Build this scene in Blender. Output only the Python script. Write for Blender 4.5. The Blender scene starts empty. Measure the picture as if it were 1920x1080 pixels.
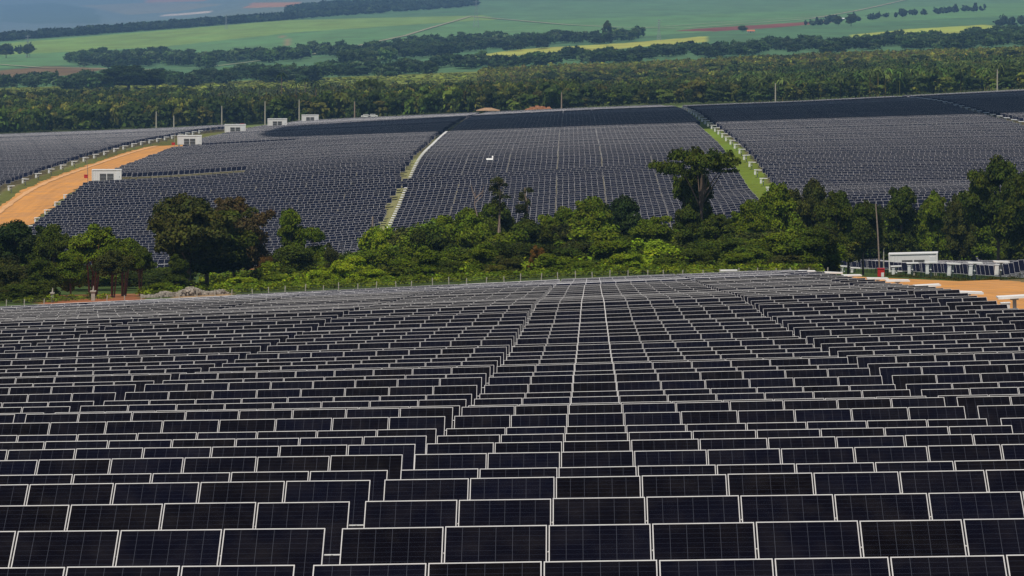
import bpy, math, random
import numpy as np
R = math.radians
C = bpy.context.scene
COL = C.collection
random.seed(7)
rng = np.random.default_rng(7)

# ------------------------------------------------------------------ camera, world, sun, exposure
F = 8000.0            # focal length in photo pixels (1920 wide)
VPU, VH = 1110.0, -150.0
YAW = math.atan((VPU - 960) / F)
PITCH = math.atan((540 - VH) / F)
cam = bpy.data.cameras.new("camera")
cam.lens = F / 1920 * 36
cam.sensor_width = 36
cam.clip_start = 1
cam.clip_end = 80000
camo = bpy.data.objects.new("camera", cam)
camo.location = (0, 0, 0)
camo.rotation_euler = (R(90) - PITCH, 0, YAW)
COL.objects.link(camo)
C.camera = camo

SUN_EL, SUN_AZ = 63.0, 205.0     # azimuth clockwise from +Y: behind the camera, a little to the left
w = bpy.data.worlds.new("World")
C.world = w
w.use_nodes = True
nt = w.node_tree
sky = nt.nodes.new("ShaderNodeTexSky")
sky.sky_type = 'NISHITA'
sky.sun_disc = False
sky.sun_elevation = R(SUN_EL)
sky.sun_rotation = R(SUN_AZ)
bg = nt.nodes["Background"]
nt.links.new(sky.outputs[0], bg.inputs[0])
bg.inputs[1].default_value = 0.065
sl = bpy.data.lights.new("sun", 'SUN')
sl.energy = 3.6
sl.angle = R(0.5)
sl.color = (1.0, 0.95, 0.87)
so = bpy.data.objects.new("sun", sl)
a = R(SUN_AZ)
sundir = np.array([math.sin(a) * math.cos(R(SUN_EL)), math.cos(a) * math.cos(R(SUN_EL)), math.sin(R(SUN_EL))])
from mathutils import Vector, Euler
so.rotation_euler = Vector(sundir).to_track_quat('Z', 'Y').to_euler()
COL.objects.link(so)
C.view_settings.view_transform = 'Standard'
C.view_settings.look = 'None'
C.view_settings.exposure = 0.0
C.view_settings.gamma = 1
C.render.engine = 'CYCLES'
C.cycles.max_bounces = 6
C.cycles.diffuse_bounces = 3
C.cycles.transmission_bounces = 3
C.cycles.volume_bounces = 0
C.cycles.use_denoising = True

# camera basis
cp, sp, cy, sy = math.cos(PITCH), math.sin(PITCH), math.cos(YAW), math.sin(YAW)
FWD = np.array([-sy * cp, cy * cp, -sp])
RGT = np.array([cy, sy, 0.0])
UPV = np.cross(RGT, FWD)

def pix(u, v, Y):
    """the world point seen at photo pixel (u, v) that lies at depth Y"""
    u = np.asarray(u, float); v = np.asarray(v, float); Y = np.asarray(Y, float)
    d = (FWD[None] + ((u - 960) / F)[..., None] * RGT + ((540 - v) / F)[..., None] * UPV) if u.ndim else FWD + (u - 960) / F * RGT + (540 - v) / F * UPV
    t = Y / d[..., 1]
    return d * t[..., None] if u.ndim else d * t

def proj(P):
    P = np.asarray(P, float)
    z = P @ FWD
    return 960 + F * (P @ RGT) / z, 540 - F * (P @ UPV) / z

# ------------------------------------------------------------------ terrain
D = 5.6
TOPS = [1051.5, 983.5, 933.5, 893.3, 875.5, 847, 827, 812, 799, 775.5, 758.6, 756, 743.7, 733.9, 717.5, 702.5, 695, 682.3, 679.6,
        671.1, 663.6, 656.4, 645.9, 642.1, 631.1, 625.3, 618.1, 611.5, 605.3, 603.8, 595.9, 589.3, 581.9, 579, 573.9, 567]
FAR = {36: 565.2, 37: 562.5, 38: 560.6, 39: 558.6, 40: 557.6, 41: 556, 42: 555.4, 43: 553.4, 44: 552.6, 45: 550.4, 46: 548.0, 47: 547.2, 48: 544.6,
       50: 541.7, 51: 541.2, 52: 538.6, 53: 536.5, 54: 535.9, 56: 533.4, 58: 530.8, 60: 529.8, 62: 527.6, 64: 526.6, 66: 524.6, 68: 523, 70: 521.6, 72: 520.5}
ks = list(range(36)) + sorted(FAR)
KT = np.interp(np.arange(73), ks, TOPS + [FAR[k] for k in sorted(FAR)])
Y0 = 48.4
NK = 73
def yk(k): return Y0 + D * k
SK = [0, 1, 11, 17, 35, 72]
SL = [.012, .012, .0165, .0235, .035, .0485]
SR = [.015, .015, .022, .027, .0355, .042]
H_TOP = 2.08
UC = np.array([0, 300, 640, 1110, 1500, 1920], float)

def top_v_near(u, Y):
    k = (Y - Y0) / D
    v = np.interp(k, np.arange(NK), KT)
    l = np.interp(k, SK, SL); r = np.interp(k, SK, SR)
    return v + np.where(u < 1110, l * (1110 - u), -r * (u - 1110))

# (Y, panel tops?, v at the six columns)
VT = [
    (480, 0, [572, 558, 541, 518, 511, 535]),
    (540, 0, [560, 552, 536, 515, 512, 531]),
    (600, 0, [548, 544, 530, 512, 514, 527]),
    (700, 0, [530, 521, 515, 506, 511, 513]),
    (780, 0, [519, 510, 504, 497, 506, 497]),
    (802, 0, [516, 508, 500, 486, 490, 480]),
    (830, 1, [503, 497, 478, 440, 410, 395]),
    (930, 1, [440, 430, 411, 368, 341, 331]),
    (1080, 1, [341, 328, 305, 284, 273, 266]),
    (1200, 1, [306, 296, 275, 255, 244, 233]),
    (1350, 1, [279, 268, 251, 232, 218, 205]),
    (1500, 1, [264, 254, 238, 213, 198, 181]),
    (1650, 1, [256, 245, 229, 205, 190, 169]),
    (1900, 1, [251, 240, 222, 201, 187, 163]),
    (1960, 0, [256, 245, 228, 206, 192, 168]),
    (2200, 0, [246, 236, 219, 200, 187, 166]),
    (2600, 0, [215, 207, 195, 180, 165, 145]),
    (3000, 0, [190, 182, 172, 158, 140, 122]),
    (3500, 0, [168, 160, 148, 130, 112, 98]),
    (4200, 0, [148, 140, 122, 104, 92, 78]),
    (5000, 0, [125, 118, 100, 82, 70, 60]),
    (6500, 0, [88, 78, 60, 48, 40, 32]),
    (8000, 0, [62, 50, 36, 25, 18, 10]),
    (8800, 0, [62, 50, 26, 15, 8, 0]),
    (10000, 0, [64, 46, 12, 2, -5, -12]),
    (14000, 0, [64, 42, -15, -25, -30, -35]),
    (20000, 0, [48, 26, -35, -45, -50, -55]),
    (28000, 0, [10, -5, -60, -70, -70, -75]),
    (45000, 0, [-60, -75, -110, -110, -110, -110]),
]
def _z(u, v, Y):
    return pix(np.asarray(u, float), np.asarray(v, float), np.full(np.shape(u), float(Y)))[:, 2]
TY = np.array([r[0] for r in VT], float)
TZ = np.array([_z(UC, r[2], r[0]) - (H_TOP if r[1] else 0) for r in VT])     # (n, 6)

def hermite_cols(tq):
    """smooth interpolation of TZ rows along Y (monotone-ish tangents)"""
    tq = np.clip(tq, TY[0], TY[-1])
    i = np.clip(np.searchsorted(TY, tq, side='right') - 1, 0, len(TY) - 2)
    h = TY[i + 1] - TY[i]
    s = (tq - TY[i]) / h
    d = (TZ[1:] - TZ[:-1]) / (TY[1:] - TY[:-1])[:, None]
    m = np.zeros_like(TZ)
    hh = (TY[1:] - TY[:-1])[:, None]
    m[1:-1] = (d[:-1] * hh[1:] + d[1:] * hh[:-1]) / (hh[1:] + hh[:-1])
    m[0] = d[0]; m[-1] = d[-1]
    s = s[:, None]; h = h[:, None]
    return ((1 + 2 * s) * (1 - s) ** 2) * TZ[i] + s * (1 - s) ** 2 * h * m[i] + s * s * (3 - 2 * s) * TZ[i + 1] + s * s * (s - 1) * h * m[i + 1]

def hg_exact(X, Y):
    X = np.asarray(X, float).ravel(); Y = np.asarray(Y, float).ravel()
    Yc = np.maximum(Y, 43.0)
    u = np.clip(VPU + F * X / Yc, -700, 2700)
    # near hillside
    Yn = np.minimum(Yc, yk(72))
    vn = top_v_near(u, Yn)
    k0 = Yn < Y0
    vn = np.where(k0, 1051.5 + (Y0 - Yn) * 14 + np.where(u < 1110, .012 * (1110 - u), -.015 * (u - 1110)), vn)
    zn = pix(u, vn, Yn)[:, 2] - H_TOP
    # far terrain
    cols = hermite_cols(Y)
    uu = np.clip(u, -150, 2100)
    j = np.clip(np.searchsorted(UC, uu, side='right') - 1, 0, 4)
    s = (uu - UC[j]) / (UC[j + 1] - UC[j])
    ar = np.arange(len(uu))
    zf = cols[ar, j] * (1 - s) + cols[ar, j + 1] * s
    b = np.clip((Y - yk(72)) / (480 - yk(72)), 0, 1)
    z = zn * (1 - b) + zf * b
    z = np.where(Y < 43, z + (43 - Y) * 0.08 * np.where(Y < -60, 0, 1) + np.where(Y < -60, 103 * 0.08, 0), z)
    return z

def _axis_y():
    ys = list(np.arange(-120, 44, 12.0)) + list(np.arange(45.6, 452, 2.8)) + list(np.arange(456, 800, 6.0)) + list(np.arange(800, 1960, 8.0))
    y = 1960.0
    while y < 36000:
        ys.append(y); y *= 1.0065
    ys += [40000, 45000]
    return np.array(ys)
GY = _axis_y()
GT = np.concatenate([[-1.2, -.9, -.7, -.55, -.42, -.33, -.27, -.23, -.2], np.arange(-.18, .165, .0013), [.18, .2, .24, .3, .4, .55, .75, 1.0, 1.2]])
gx = GT[None, :] * (GY[:, None] + 160)
gy = np.repeat(GY[:, None], len(GT), 1)
GZ = hg_exact(gx, gy).reshape(gx.shape)

def hg(X, Y):
    """ground height, read off the ground sheet itself"""
    X = np.atleast_1d(np.asarray(X, float)); Y = np.atleast_1d(np.asarray(Y, float))
    X, Y = np.broadcast_arrays(X, Y)
    t = X / (Y + 160)
    i = np.clip(np.searchsorted(GY, Y, side='right') - 1, 0, len(GY) - 2)
    j = np.clip(np.searchsorted(GT, t, side='right') - 1, 0, len(GT) - 2)
    a = (Y - GY[i]) / (GY[i + 1] - GY[i]); b = (t - GT[j]) / (GT[j + 1] - GT[j])
    return (GZ[i, j] * (1 - a) * (1 - b) + GZ[i, j + 1] * (1 - a) * b + GZ[i + 1, j] * a * (1 - b) + GZ[i + 1, j + 1] * a * b)

def XU(u, Y): return (u - VPU) / F * Y
def ground_at(u, Y):
    x = XU(u, Y)
    return np.array([x, Y, hg(x, Y)[0]])

def pix_ground(u, v, ymin=500, ymax=16000):
    """first ground point along the sight line of a pixel, beyond ymin"""
    Ys = np.exp(np.linspace(math.log(ymin), math.log(ymax), 700))
    P = pix(np.full(700, float(u)), np.full(700, float(v)), Ys)
    dz = P[:, 2] - hg(P[:, 0], Ys)
    k = np.where(dz <= 0)[0]
    k = k[0] if len(k) else 699
    return np.array([P[k, 0], Ys[k], hg(P[k, 0], Ys[k])[0]])

# ------------------------------------------------------------------ mesh helpers
class MB:
    """collects faces and links them as ONE mesh object"""
    def __init__(s): s.v = []; s.f = []; s.m = []; s.uv = {}
    def quad(s, a, b, c, d, m=0, uv=None):
        n = len(s.v); s.v += [tuple(a), tuple(b), tuple(c), tuple(d)]; s.f.append((n, n + 1, n + 2, n + 3)); s.m.append(m)
        if uv: s.uv[len(s.f) - 1] = uv
    def box(s, x0, x1, y0, y1, z0, z1, m=0):
        n = len(s.v)
        s.v += [(x0, y0, z0), (x1, y0, z0), (x1, y1, z0), (x0, y1, z0), (x0, y0, z1), (x1, y0, z1), (x1, y1, z1), (x0, y1, z1)]
        for f in ((0, 3, 2, 1), (4, 5, 6, 7), (0, 1, 5, 4), (1, 2, 6, 5), (2, 3, 7, 6), (3, 0, 4, 7)):
            s.f.append(tuple(n + i for i in f)); s.m.append(m)
    def tube(s, pts, rad, seg=8, m=0, cap=True):
        rings = []
        pts = [Vector(p) for p in pts]
        for i, p in enumerate(pts):
            t = (pts[min(i + 1, len(pts) - 1)] - pts[max(i - 1, 0)]).normalized()
            q = t.to_track_quat('Z', 'Y')
            r = rad[i] if hasattr(rad, '__len__') else rad
            ring = []
            for j in range(seg):
                an = 2 * math.pi * j / seg
                s.v.append(tuple(p + q @ Vector((math.cos(an) * r, math.sin(an) * r, 0)))); ring.append(len(s.v) - 1)
            rings.append(ring)
        for a_, b_ in zip(rings, rings[1:]):
            for j in range(seg):
                s.f.append((a_[j], a_[(j + 1) % seg], b_[(j + 1) % seg], b_[j])); s.m.append(m)
        if cap:
            s.f.append(tuple(reversed(rings[0]))); s.m.append(m); s.f.append(tuple(rings[-1])); s.m.append(m)
    def mesh(s, name, mats):
        me = bpy.data.meshes.new(name)
        me.from_pydata(s.v, [], s.f)
        for mt in (mats if isinstance(mats, (list, tuple)) else [mats]): me.materials.append(mt)
        me.polygons.foreach_set('material_index', s.m)
        if s.uv:
            l = me.uv_layers.new(name='UVMap')
            for fi, uv in s.uv.items():
                st = me.polygons[fi].loop_start
                for q, c in enumerate(uv): l.data[st + q].uv = c
        me.update()
        return me
    def build(s, name, mats, parent=None):
        return link(name, s.mesh(name, mats), parent)

def link(name, me, parent=None):
    o = bpy.data.objects.new(name, me); COL.objects.link(o)
    if parent: o.parent = parent
    return o

def tag(o, label=None, cat=None, group=None, kind=None):
    if label: o['label'] = label
    if cat: o['category'] = cat
    if group: o['group'] = group
    if kind: o['kind'] = kind
    return o

def empty(name, loc, rot=(0, 0, 0)):
    o = bpy.data.objects.new(name, None); COL.objects.link(o)
    o.empty_display_size = .3
    o.location = [float(c) for c in loc]; o.rotation_euler = rot
    return o

def copy_tree(o, parent=None):
    c = o.copy(); COL.objects.link(c)
    if parent: c.parent = parent
    for ch in list(o.children): copy_tree(ch, c)
    return c

def quads_mesh(name, Q, mats, mi=None, uv=None, tint=None):
    """Q (n,4,3) array of quads -> mesh data"""
    n = len(Q)
    me = bpy.data.meshes.new(name)
    me.vertices.add(4 * n); me.vertices.foreach_set('co', np.ascontiguousarray(Q, dtype=np.float32).ravel())
    me.loops.add(4 * n); me.loops.foreach_set('vertex_index', np.arange(4 * n, dtype=np.int32))
    me.polygons.add(n); me.polygons.foreach_set('loop_start', np.arange(0, 4 * n, 4, dtype=np.int32))
    me.polygons.foreach_set('loop_total', np.full(n, 4, dtype=np.int32))
    for mt in (mats if isinstance(mats, (list, tuple)) else [mats]): me.materials.append(mt)
    if mi is not None: me.polygons.foreach_set('material_index', np.asarray(mi, dtype=np.int32))
    if uv is not None:
        l = me.uv_layers.new(name='UVMap'); l.data.foreach_set('uv', np.ascontiguousarray(uv, dtype=np.float32).ravel())
    if tint is not None:
        at = me.attributes.new('tint', 'FLOAT_COLOR', 'FACE')
        t4 = np.ones((n, 4), np.float32); t4[:, :3] = tint
        at.data.foreach_set('color', t4.ravel())
    me.update(calc_edges=True)
    return me

# ------------------------------------------------------------------ materials
def mat(name, col=(.5, .5, .5), rough=.6, metal=0.0, noise=0.0, nscale=3.0, spec=.5, bump=0.0):
    m = bpy.data.materials.new(name); m.use_nodes = True
    t = m.node_tree; b = t.nodes['Principled BSDF']
    b.inputs['Base Color'].default_value = (*col, 1)
    b.inputs['Roughness'].default_value = rough
    b.inputs['Metallic'].default_value = metal
    b.inputs['Specular IOR Level'].default_value = spec
    if noise or bump:
        tc = t.nodes.new('ShaderNodeTexCoord'); nz = t.nodes.new('ShaderNodeTexNoise')
        nz.inputs['Scale'].default_value = nscale; nz.inputs['Detail'].default_value = 6
        t.links.new(tc.outputs['Object'], nz.inputs['Vector'])
        if noise:
            rp = t.nodes.new('ShaderNodeValToRGB')
            rp.color_ramp.elements[0].position = .3; rp.color_ramp.elements[1].position = .7
            rp.color_ramp.elements[0].color = (*[c * (1 - noise) for c in col], 1)
            rp.color_ramp.elements[1].color = (*[min(1, c * (1 + noise)) for c in col], 1)
            t.links.new(nz.outputs['Fac'], rp.inputs['Fac']); t.links.new(rp.outputs[0], b.inputs['Base Color'])
        if bump:
            bp = t.nodes.new('ShaderNodeBump'); bp.inputs['Strength'].default_value = bump
            t.links.new(nz.outputs['Fac'], bp.inputs['Height']); t.links.new(bp.outputs[0], b.inputs['Normal'])
    return m

def N(t, typ, **kw):
    n = t.nodes.new(typ)
    for k, v in kw.items(): setattr(n, k, v)
    return n
def M_(t, op, a, b=None, c=None):
    n = t.nodes.new('ShaderNodeMath'); n.operation = op
    for i, x in enumerate((a, b, c)):
        if x is None: continue
        if isinstance(x, (int, float)): n.inputs[i].default_value = x
        else: t.links.new(x, n.inputs[i])
    return n.outputs[0]

MW, ML = 1.297, 2.384      # module width and length
def glass_mat(name, far=False, frame_w=.035, kv=1.08):
    m = bpy.data.materials.new(name); m.use_nodes = True
    t = m.node_tree; b = t.nodes['Principled BSDF']
    uvn = N(t, 'ShaderNodeUVMap'); sx = N(t, 'ShaderNodeSeparateXYZ'); t.links.new(uvn.outputs[0], sx.inputs[0])
    U, V = sx.outputs[0], sx.outputs[1]
    x = M_(t, 'MULTIPLY', U, MW); y = M_(t, 'MULTIPLY', V, ML)
    oi = N(t, 'ShaderNodeObjectInfo')
    geo = N(t, 'ShaderNodeNewGeometry')
    # cell grid: 6 columns, 22 half-cell rows
    fx = M_(t, 'PINGPONG', x, MW / 12); fy = M_(t, 'PINGPONG', y, ML / 44)
    lx = M_(t, 'LESS_THAN', fx, .0030); ly = M_(t, 'LESS_THAN', fy, .0030)
    even = M_(t, 'LESS_THAN', M_(t, 'PINGPONG', x, MW / 6), MW)  # keeps the graph simple
    # base tint: slow variation over the field and per module
    nz = N(t, 'ShaderNodeTexNoise'); nz.inputs['Scale'].default_value = .9; nz.inputs['Detail'].default_value = 3
    t.links.new(geo.outputs['Position'], nz.inputs['Vector'])
    mixc = N(t, 'ShaderNodeMix', data_type='RGBA')
    rnd = oi.outputs['Random'] if not far else geo.outputs['Random Per Island']
    f = M_(t, 'MULTIPLY_ADD', nz.outputs['Fac'], 1.0, M_(t, 'MULTIPLY_ADD', rnd, .6, -.35))
    t.links.new(f, mixc.inputs[0])
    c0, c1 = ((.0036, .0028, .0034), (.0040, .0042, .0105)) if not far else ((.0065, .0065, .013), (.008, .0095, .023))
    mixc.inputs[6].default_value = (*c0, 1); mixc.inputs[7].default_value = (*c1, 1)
    col = mixc.outputs[2]
    if not far:
        for ln, lc in ((ly, (.020, .021, .032)), (lx, (.045, .048, .060))):
            mx = N(t, 'ShaderNodeMix', data_type='RGBA'); t.links.new(ln, mx.inputs[0]); t.links.new(col, mx.inputs[6])
            mx.inputs[7].default_value = (*lc, 1); col = mx.outputs[2]
        # dust and droppings
        nd = N(t, 'ShaderNodeTexNoise'); nd.inputs['Scale'].default_value = 2.3; nd.inputs['Detail'].default_value = 8
        t.links.new(geo.outputs['Position'], nd.inputs['Vector'])
        dd = M_(t, 'MULTIPLY', M_(t, 'SUBTRACT', nd.outputs['Fac'], .42), .06)
        dd = M_(t, 'MAXIMUM', dd, 0)
        mx = N(t, 'ShaderNodeMix', data_type='RGBA'); t.links.new(dd, mx.inputs[0]); t.links.new(col, mx.inputs[6])
        mx.inputs[7].default_value = (.35, .30, .26, 1); col = mx.outputs[2]
    t.links.new(col, b.inputs['Base Color'])
    b.inputs['Roughness'].default_value = .28 if not far else .4
    b.inputs['IOR'].default_value = 1.28
    b.inputs['Specular IOR Level'].default_value = .10
    if far:
        ex = M_(t, 'MINIMUM', x, M_(t, 'SUBTRACT', MW, x)); ey = M_(t, 'MINIMUM', y, M_(t, 'SUBTRACT', ML, y))
        fr = M_(t, 'MAXIMUM', M_(t, 'LESS_THAN', ex, frame_w * .42), M_(t, 'LESS_THAN', ey, frame_w * kv))
        p2 = N(t, 'ShaderNodeBsdfPrincipled'); p2.inputs['Base Color'].default_value = (.55, .53, .52, 1); p2.inputs['Roughness'].default_value = .5
        ms = N(t, 'ShaderNodeMixShader'); t.links.new(fr, ms.inputs[0]); t.links.new(b.outputs[0], ms.inputs[1]); t.links.new(p2.outputs[0], ms.inputs[2])
        t.links.new(ms.outputs[0], t.nodes['Material Output'].inputs[0])
    return m

MT = {
    'glass': glass_mat('panel_glass'),
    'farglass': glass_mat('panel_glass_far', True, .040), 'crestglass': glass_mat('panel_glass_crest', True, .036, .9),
    'alu': mat('frame_aluminium', (.68, .645, .60), .45, 0.25, .08, 4),
    'galv': mat('galvanised_steel', (.34, .35, .37), .5, .6, .15, 6),
    'white': mat('white_paint', (.80, .78, .74), .5, 0, .05, 2),
    'slab': mat('pale_module_back', (.86, .83, .78), .45, 0, .03, 2),
    'cabinet': mat('cabinet_paint', (.78, .78, .76), .5, 0, .05, 3),
    'louver': mat('louver_grey', (.16, .155, .15), .6),
    'red': mat('red_paint', (.55, .02, .02), .45, 0, .1, 3),
    'concrete': mat('concrete', (.42, .38, .31), .85, 0, .2, 4),
    'wood': mat('pole_wood', (.30, .22, .17), .85, 0, .3, 6),
    'rust': mat('rusty_steel', (.32, .17, .12), .8, .1, .3, 4),
    'bark': mat('bark', (.16, .11, .08), .9, 0, .35, 5, bump=.4),
    'redbark': mat('red_bark', (.17, .07, .04), .9, 0, .35, 5, bump=.4),
    'tile': mat('clay_tile', (.5, .16, .06), .8, 0, .2, 3),
    'rock': mat('rubble_stone', (.36, .31, .25), .9, 0, .35, 1.2),
    'cloud': mat('cloud_white', (.8, .8, .8), 1),
    'wire': mat('fence_wire', (.3, .3, .3), .5, .8),
    'track': mat('pale_track', (.33, .30, .17), .95, 0, .15, .01),
}

def dirt_mat(name, base):
    m = mat(name, base, .95, 0, 0, 1, .15); t = m.node_tree; b = t.nodes['Principled BSDF']
    geo = N(t, 'ShaderNodeNewGeometry'); mp = N(t, 'ShaderNodeMapping'); t.links.new(geo.outputs['Position'], mp.inputs['Vector'])
    mp.inputs['Scale'].default_value = (.9, .03, .2)
    n1 = N(t, 'ShaderNodeTexNoise'); n1.inputs['Scale'].default_value = 1; n1.inputs['Detail'].default_value = 5; t.links.new(mp.outputs[0], n1.inputs['Vector'])
    n2 = N(t, 'ShaderNodeTexNoise'); n2.inputs['Scale'].default_value = .16; n2.inputs['Detail'].default_value = 9; n2.inputs['Roughness'].default_value = .7; t.links.new(geo.outputs['Position'], n2.inputs['Vector'])
    v = M_(t, 'ADD', M_(t, 'MULTIPLY', n1.outputs['Fac'], .55), M_(t, 'MULTIPLY_ADD', n2.outputs['Fac'], 1.1, .16))
    hs = N(t, 'ShaderNodeHueSaturation'); hs.inputs['Color'].default_value = (*base, 1); t.links.new(v, hs.inputs['Value'])
    t.links.new(M_(t, 'MULTIPLY_ADD', n2.outputs['Fac'], .4, .86), hs.inputs['Saturation']); t.links.new(hs.outputs[0], b.inputs['Base Color'])
    return m
MT['dirt'] = dirt_mat('orange_dirt', (.57, .285, .11))
def foliage_mat(name, use_obj):
    m = bpy.data.materials.new(name); m.use_nodes = True
    t = m.node_tree; b = t.nodes['Principled BSDF']
    at = N(t, 'ShaderNodeAttribute'); at.attribute_name = 'tint'
    col = at.outputs['Color']
    if use_obj:
        oi = N(t, 'ShaderNodeObjectInfo')
        mx = N(t, 'ShaderNodeMix', data_type='RGBA', blend_type='MULTIPLY'); mx.inputs[0].default_value = 1
        t.links.new(oi.outputs['Color'], mx.inputs[6]); t.links.new(col, mx.inputs[7]); col = mx.outputs[2]
    t.links.new(col, b.inputs['Base Color'])
    b.inputs['Roughness'].default_value = .75
    b.inputs['Specular IOR Level'].default_value = .1
    tr = N(t, 'ShaderNodeBsdfTranslucent'); t.links.new(col, tr.inputs[0])
    ms = N(t, 'ShaderNodeMixShader'); ms.inputs[0].default_value = .22
    t.links.new(b.outputs[0], ms.inputs[1]); t.links.new(tr.outputs[0], ms.inputs[2])
    t.links.new(ms.outputs[0], t.nodes['Material Output'].inputs[0])
    return m
MT['leaf'] = foliage_mat('foliage', True)
MT['leaf2'] = foliage_mat('foliage_merged', False)

# ------------------------------------------------------------------ ground sheet with its crops and soils
def in_poly(u, v, poly):
    inside = np.zeros(u.shape, bool)
    n = len(poly)
    for i in range(n):
        x1, y1 = poly[i]; x2, y2 = poly[(i + 1) % n]
        c = ((y1 > v) != (y2 > v))
        with np.errstate(divide='ignore', invalid='ignore'):
            xi = (x2 - x1) * (v - y1) / (y2 - y1 + 1e-12) + x1
        inside ^= c & (u < xi)
    return inside

def lines(u, pts):
    return np.interp(u, [p[0] for p in pts], [p[1] for p in pts])

GRASS = (.055, .085, .018); GRASS2 = (.085, .125, .02); ORANGE = (.56, .25, .085)
DRYSOIL = (.30, .19, .10)
P3 = np.stack([gx.ravel(), gy.ravel(), GZ.ravel()], 1)
zz = np.maximum(P3 @ FWD, 1)
gu = 960 + F * (P3 @ RGT) / zz; gv = 540 - F * (P3 @ UPV) / zz
gX, gYv = P3[:, 0], P3[:, 1]
col = np.tile(np.array([.10, .115, .035]), (len(P3), 1))
def paint(mask, c): col[mask] = c
paint(gYv < 455, (.17, .13, .06))
paint((gYv >= 455) & (gYv < 830), GRASS)
xm = gX + .00525 * gYv          # lateral position in the frame of the far field
mid = (gYv >= 815) & (gYv < 1925)
paint(mid, (.15, .125, .06))
paint(mid & (xm > -41.9) & (xm < -37.6), (.22, .21, .09))
paint(mid & (xm > 38.4) & (xm < 45.4), (.15, .20, .02))
paint(mid & (xm > 128) & (xm < 132), (.12, .13, .04))
paint(mid & (xm > -142.5) & (xm < -122.5), (.12, .12, .03))
paint((gYv > 795) & (gYv < 832) & (gX > 0), (.16, .20, .03))
far = gYv >= 1925
paint(far, (.09, .12, .03))
paint(far & (gYv < 1990), (.14, .17, .05))
paint(far & (gYv >= 2550) & (gYv < 3600), (.20, .23, .04))
paint(far & (gYv >= 3600), (.09, .17, .07))
def farpoly(c, pts): paint(far & (gYv > 2700) & in_poly(gu, gv, pts), c)
farpoly((.12, .225, .08), [(-200, 150), (-200, 60), (0, 78), (320, 55), (530, 38), (900, 32), (1300, 10), (2100, -20), (2100, 20), (1500, 48), (1100, 75), (700, 90), (300, 112), (0, 128)])
farpoly((.19, .28, .065), [(0, 82), (320, 56), (530, 38), (860, 30), (1200, 18), (1300, 22), (1100, 34), (900, 38), (560, 60), (300, 88), (0, 104)])
farpoly((.11, .20, .085), [(940, 40), (1300, 28), (1920, 5), (1920, -10), (1300, 0), (900, 2), (890, 22)])
farpoly((.38, .38, .07), [(855, 108), (980, 92), (1180, 80), (1320, 68), (1330, 78), (1180, 90), (980, 104), (870, 116)])
farpoly((.36, .40, .07), [(1590, 66), (1700, 55), (1850, 46), (1880, 52), (1810, 62), (1700, 66), (1600, 70)])
farpoly((.20, .065, .045), [(1260, 58), (1330, 52), (1450, 45), (1560, 38), (1560, 42), (1450, 52), (1340, 59)])
farpoly((.17, .11, .05), [(-200, 140), (0, 132), (90, 124), (200, 128), (150, 140), (0, 148)])
farpoly((.24, .20, .10), [(526, 66), (536, 66), (547, 84), (539, 86)])
farpoly((.15, .19, .17), [(-200, 62), (-200, -20), (250, -30), (560, -20), (640, 5), (520, 24), (300, 38), (0, 64)])
farpoly((.24, .22, .15), [(150, 10), (300, 4), (420, 8), (330, 22), (240, 28)])
farpoly((.40, .18, .10), [(276, 5), (390, 2), (395, -8), (276, -8)])
farpoly((.40, .2, .12), [(460, 15), (560, 12), (560, 4), (470, 5)])
farpoly((.62, .5, .4), [(298, 31), (360, 27), (400, 23), (400, 20), (340, 25), (298, 28)])
farpoly((.1, .14, .10), [(0, 10), (100, 5), (180, 18), (190, 44), (60, 44), (0, 40)])
# soil showing at the valley floor and the dirt road beside the near field
near_soil = (gYv > 455) & (gYv < 560) & (gu > 70) & (gu < 262); paint(near_soil, (.30, .12, .045))
paint((gYv > 790) & (gYv < 818) & (gu > 380) & (gu < 540), (.42, .17, .05))
paint((gYv > 455) & (gYv < 500) & (gu > 330) & (gu < 440), (.36, .25, .12))

gm = bpy.data.materials.new('terrain'); gm.use_nodes = True
t = gm.node_tree; b = t.nodes['Principled BSDF']
at = N(t, 'ShaderNodeAttribute'); at.attribute_name = 'soil'
geo = N(t, 'ShaderNodeNewGeometry')
n1 = N(t, 'ShaderNodeTexNoise'); n1.inputs['Scale'].default_value = .35; n1.inputs['Detail'].default_value = 8; n1.inputs['Roughness'].default_value = .65
n2 = N(t, 'ShaderNodeTexNoise'); n2.inputs['Scale'].default_value = .012; n2.inputs['Detail'].default_value = 7
t.links.new(geo.outputs['Position'], n1.inputs['Vector']); t.links.new(geo.outputs['Position'], n2.inputs['Vector'])
mpf = N(t, 'ShaderNodeMapping'); mpf.inputs['Scale'].default_value = (.02, .0035, .02); t.links.new(geo.outputs['Position'], mpf.inputs['Vector'])
n3 = N(t, 'ShaderNodeTexNoise'); n3.inputs['Scale'].default_value = 1; n3.inputs['Detail'].default_value = 9; n3.inputs['Roughness'].default_value = .68; t.links.new(mpf.outputs[0], n3.inputs['Vector'])
v1 = M_(t, 'MULTIPLY', M_(t, 'MULTIPLY_ADD', n1.outputs['Fac'], 1.0, .5), M_(t, 'MULTIPLY_ADD', n3.outputs['Fac'], .9, .55)); v2 = M_(t, 'MULTIPLY_ADD', n2.outputs['Fac'], .9, .55)
vv = M_(t, 'MULTIPLY', v1, v2)
hs = N(t, 'ShaderNodeHueSaturation'); t.links.new(vv, hs.inputs['Value']); t.links.new(at.outputs['Color'], hs.inputs['Color'])
t.links.new(M_(t, 'MULTIPLY_ADD', n2.outputs['Fac'], .08, .46), hs.inputs['Hue'])
t.links.new(hs.outputs[0], b.inputs['Base Color'])
b.inputs['Roughness'].default_value = .95; b.inputs['Specular IOR Level'].default_value = .1
bp = N(t, 'ShaderNodeBump'); bp.inputs['Strength'].default_value = .5; bp.inputs['Distance'].default_value = .5
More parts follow.
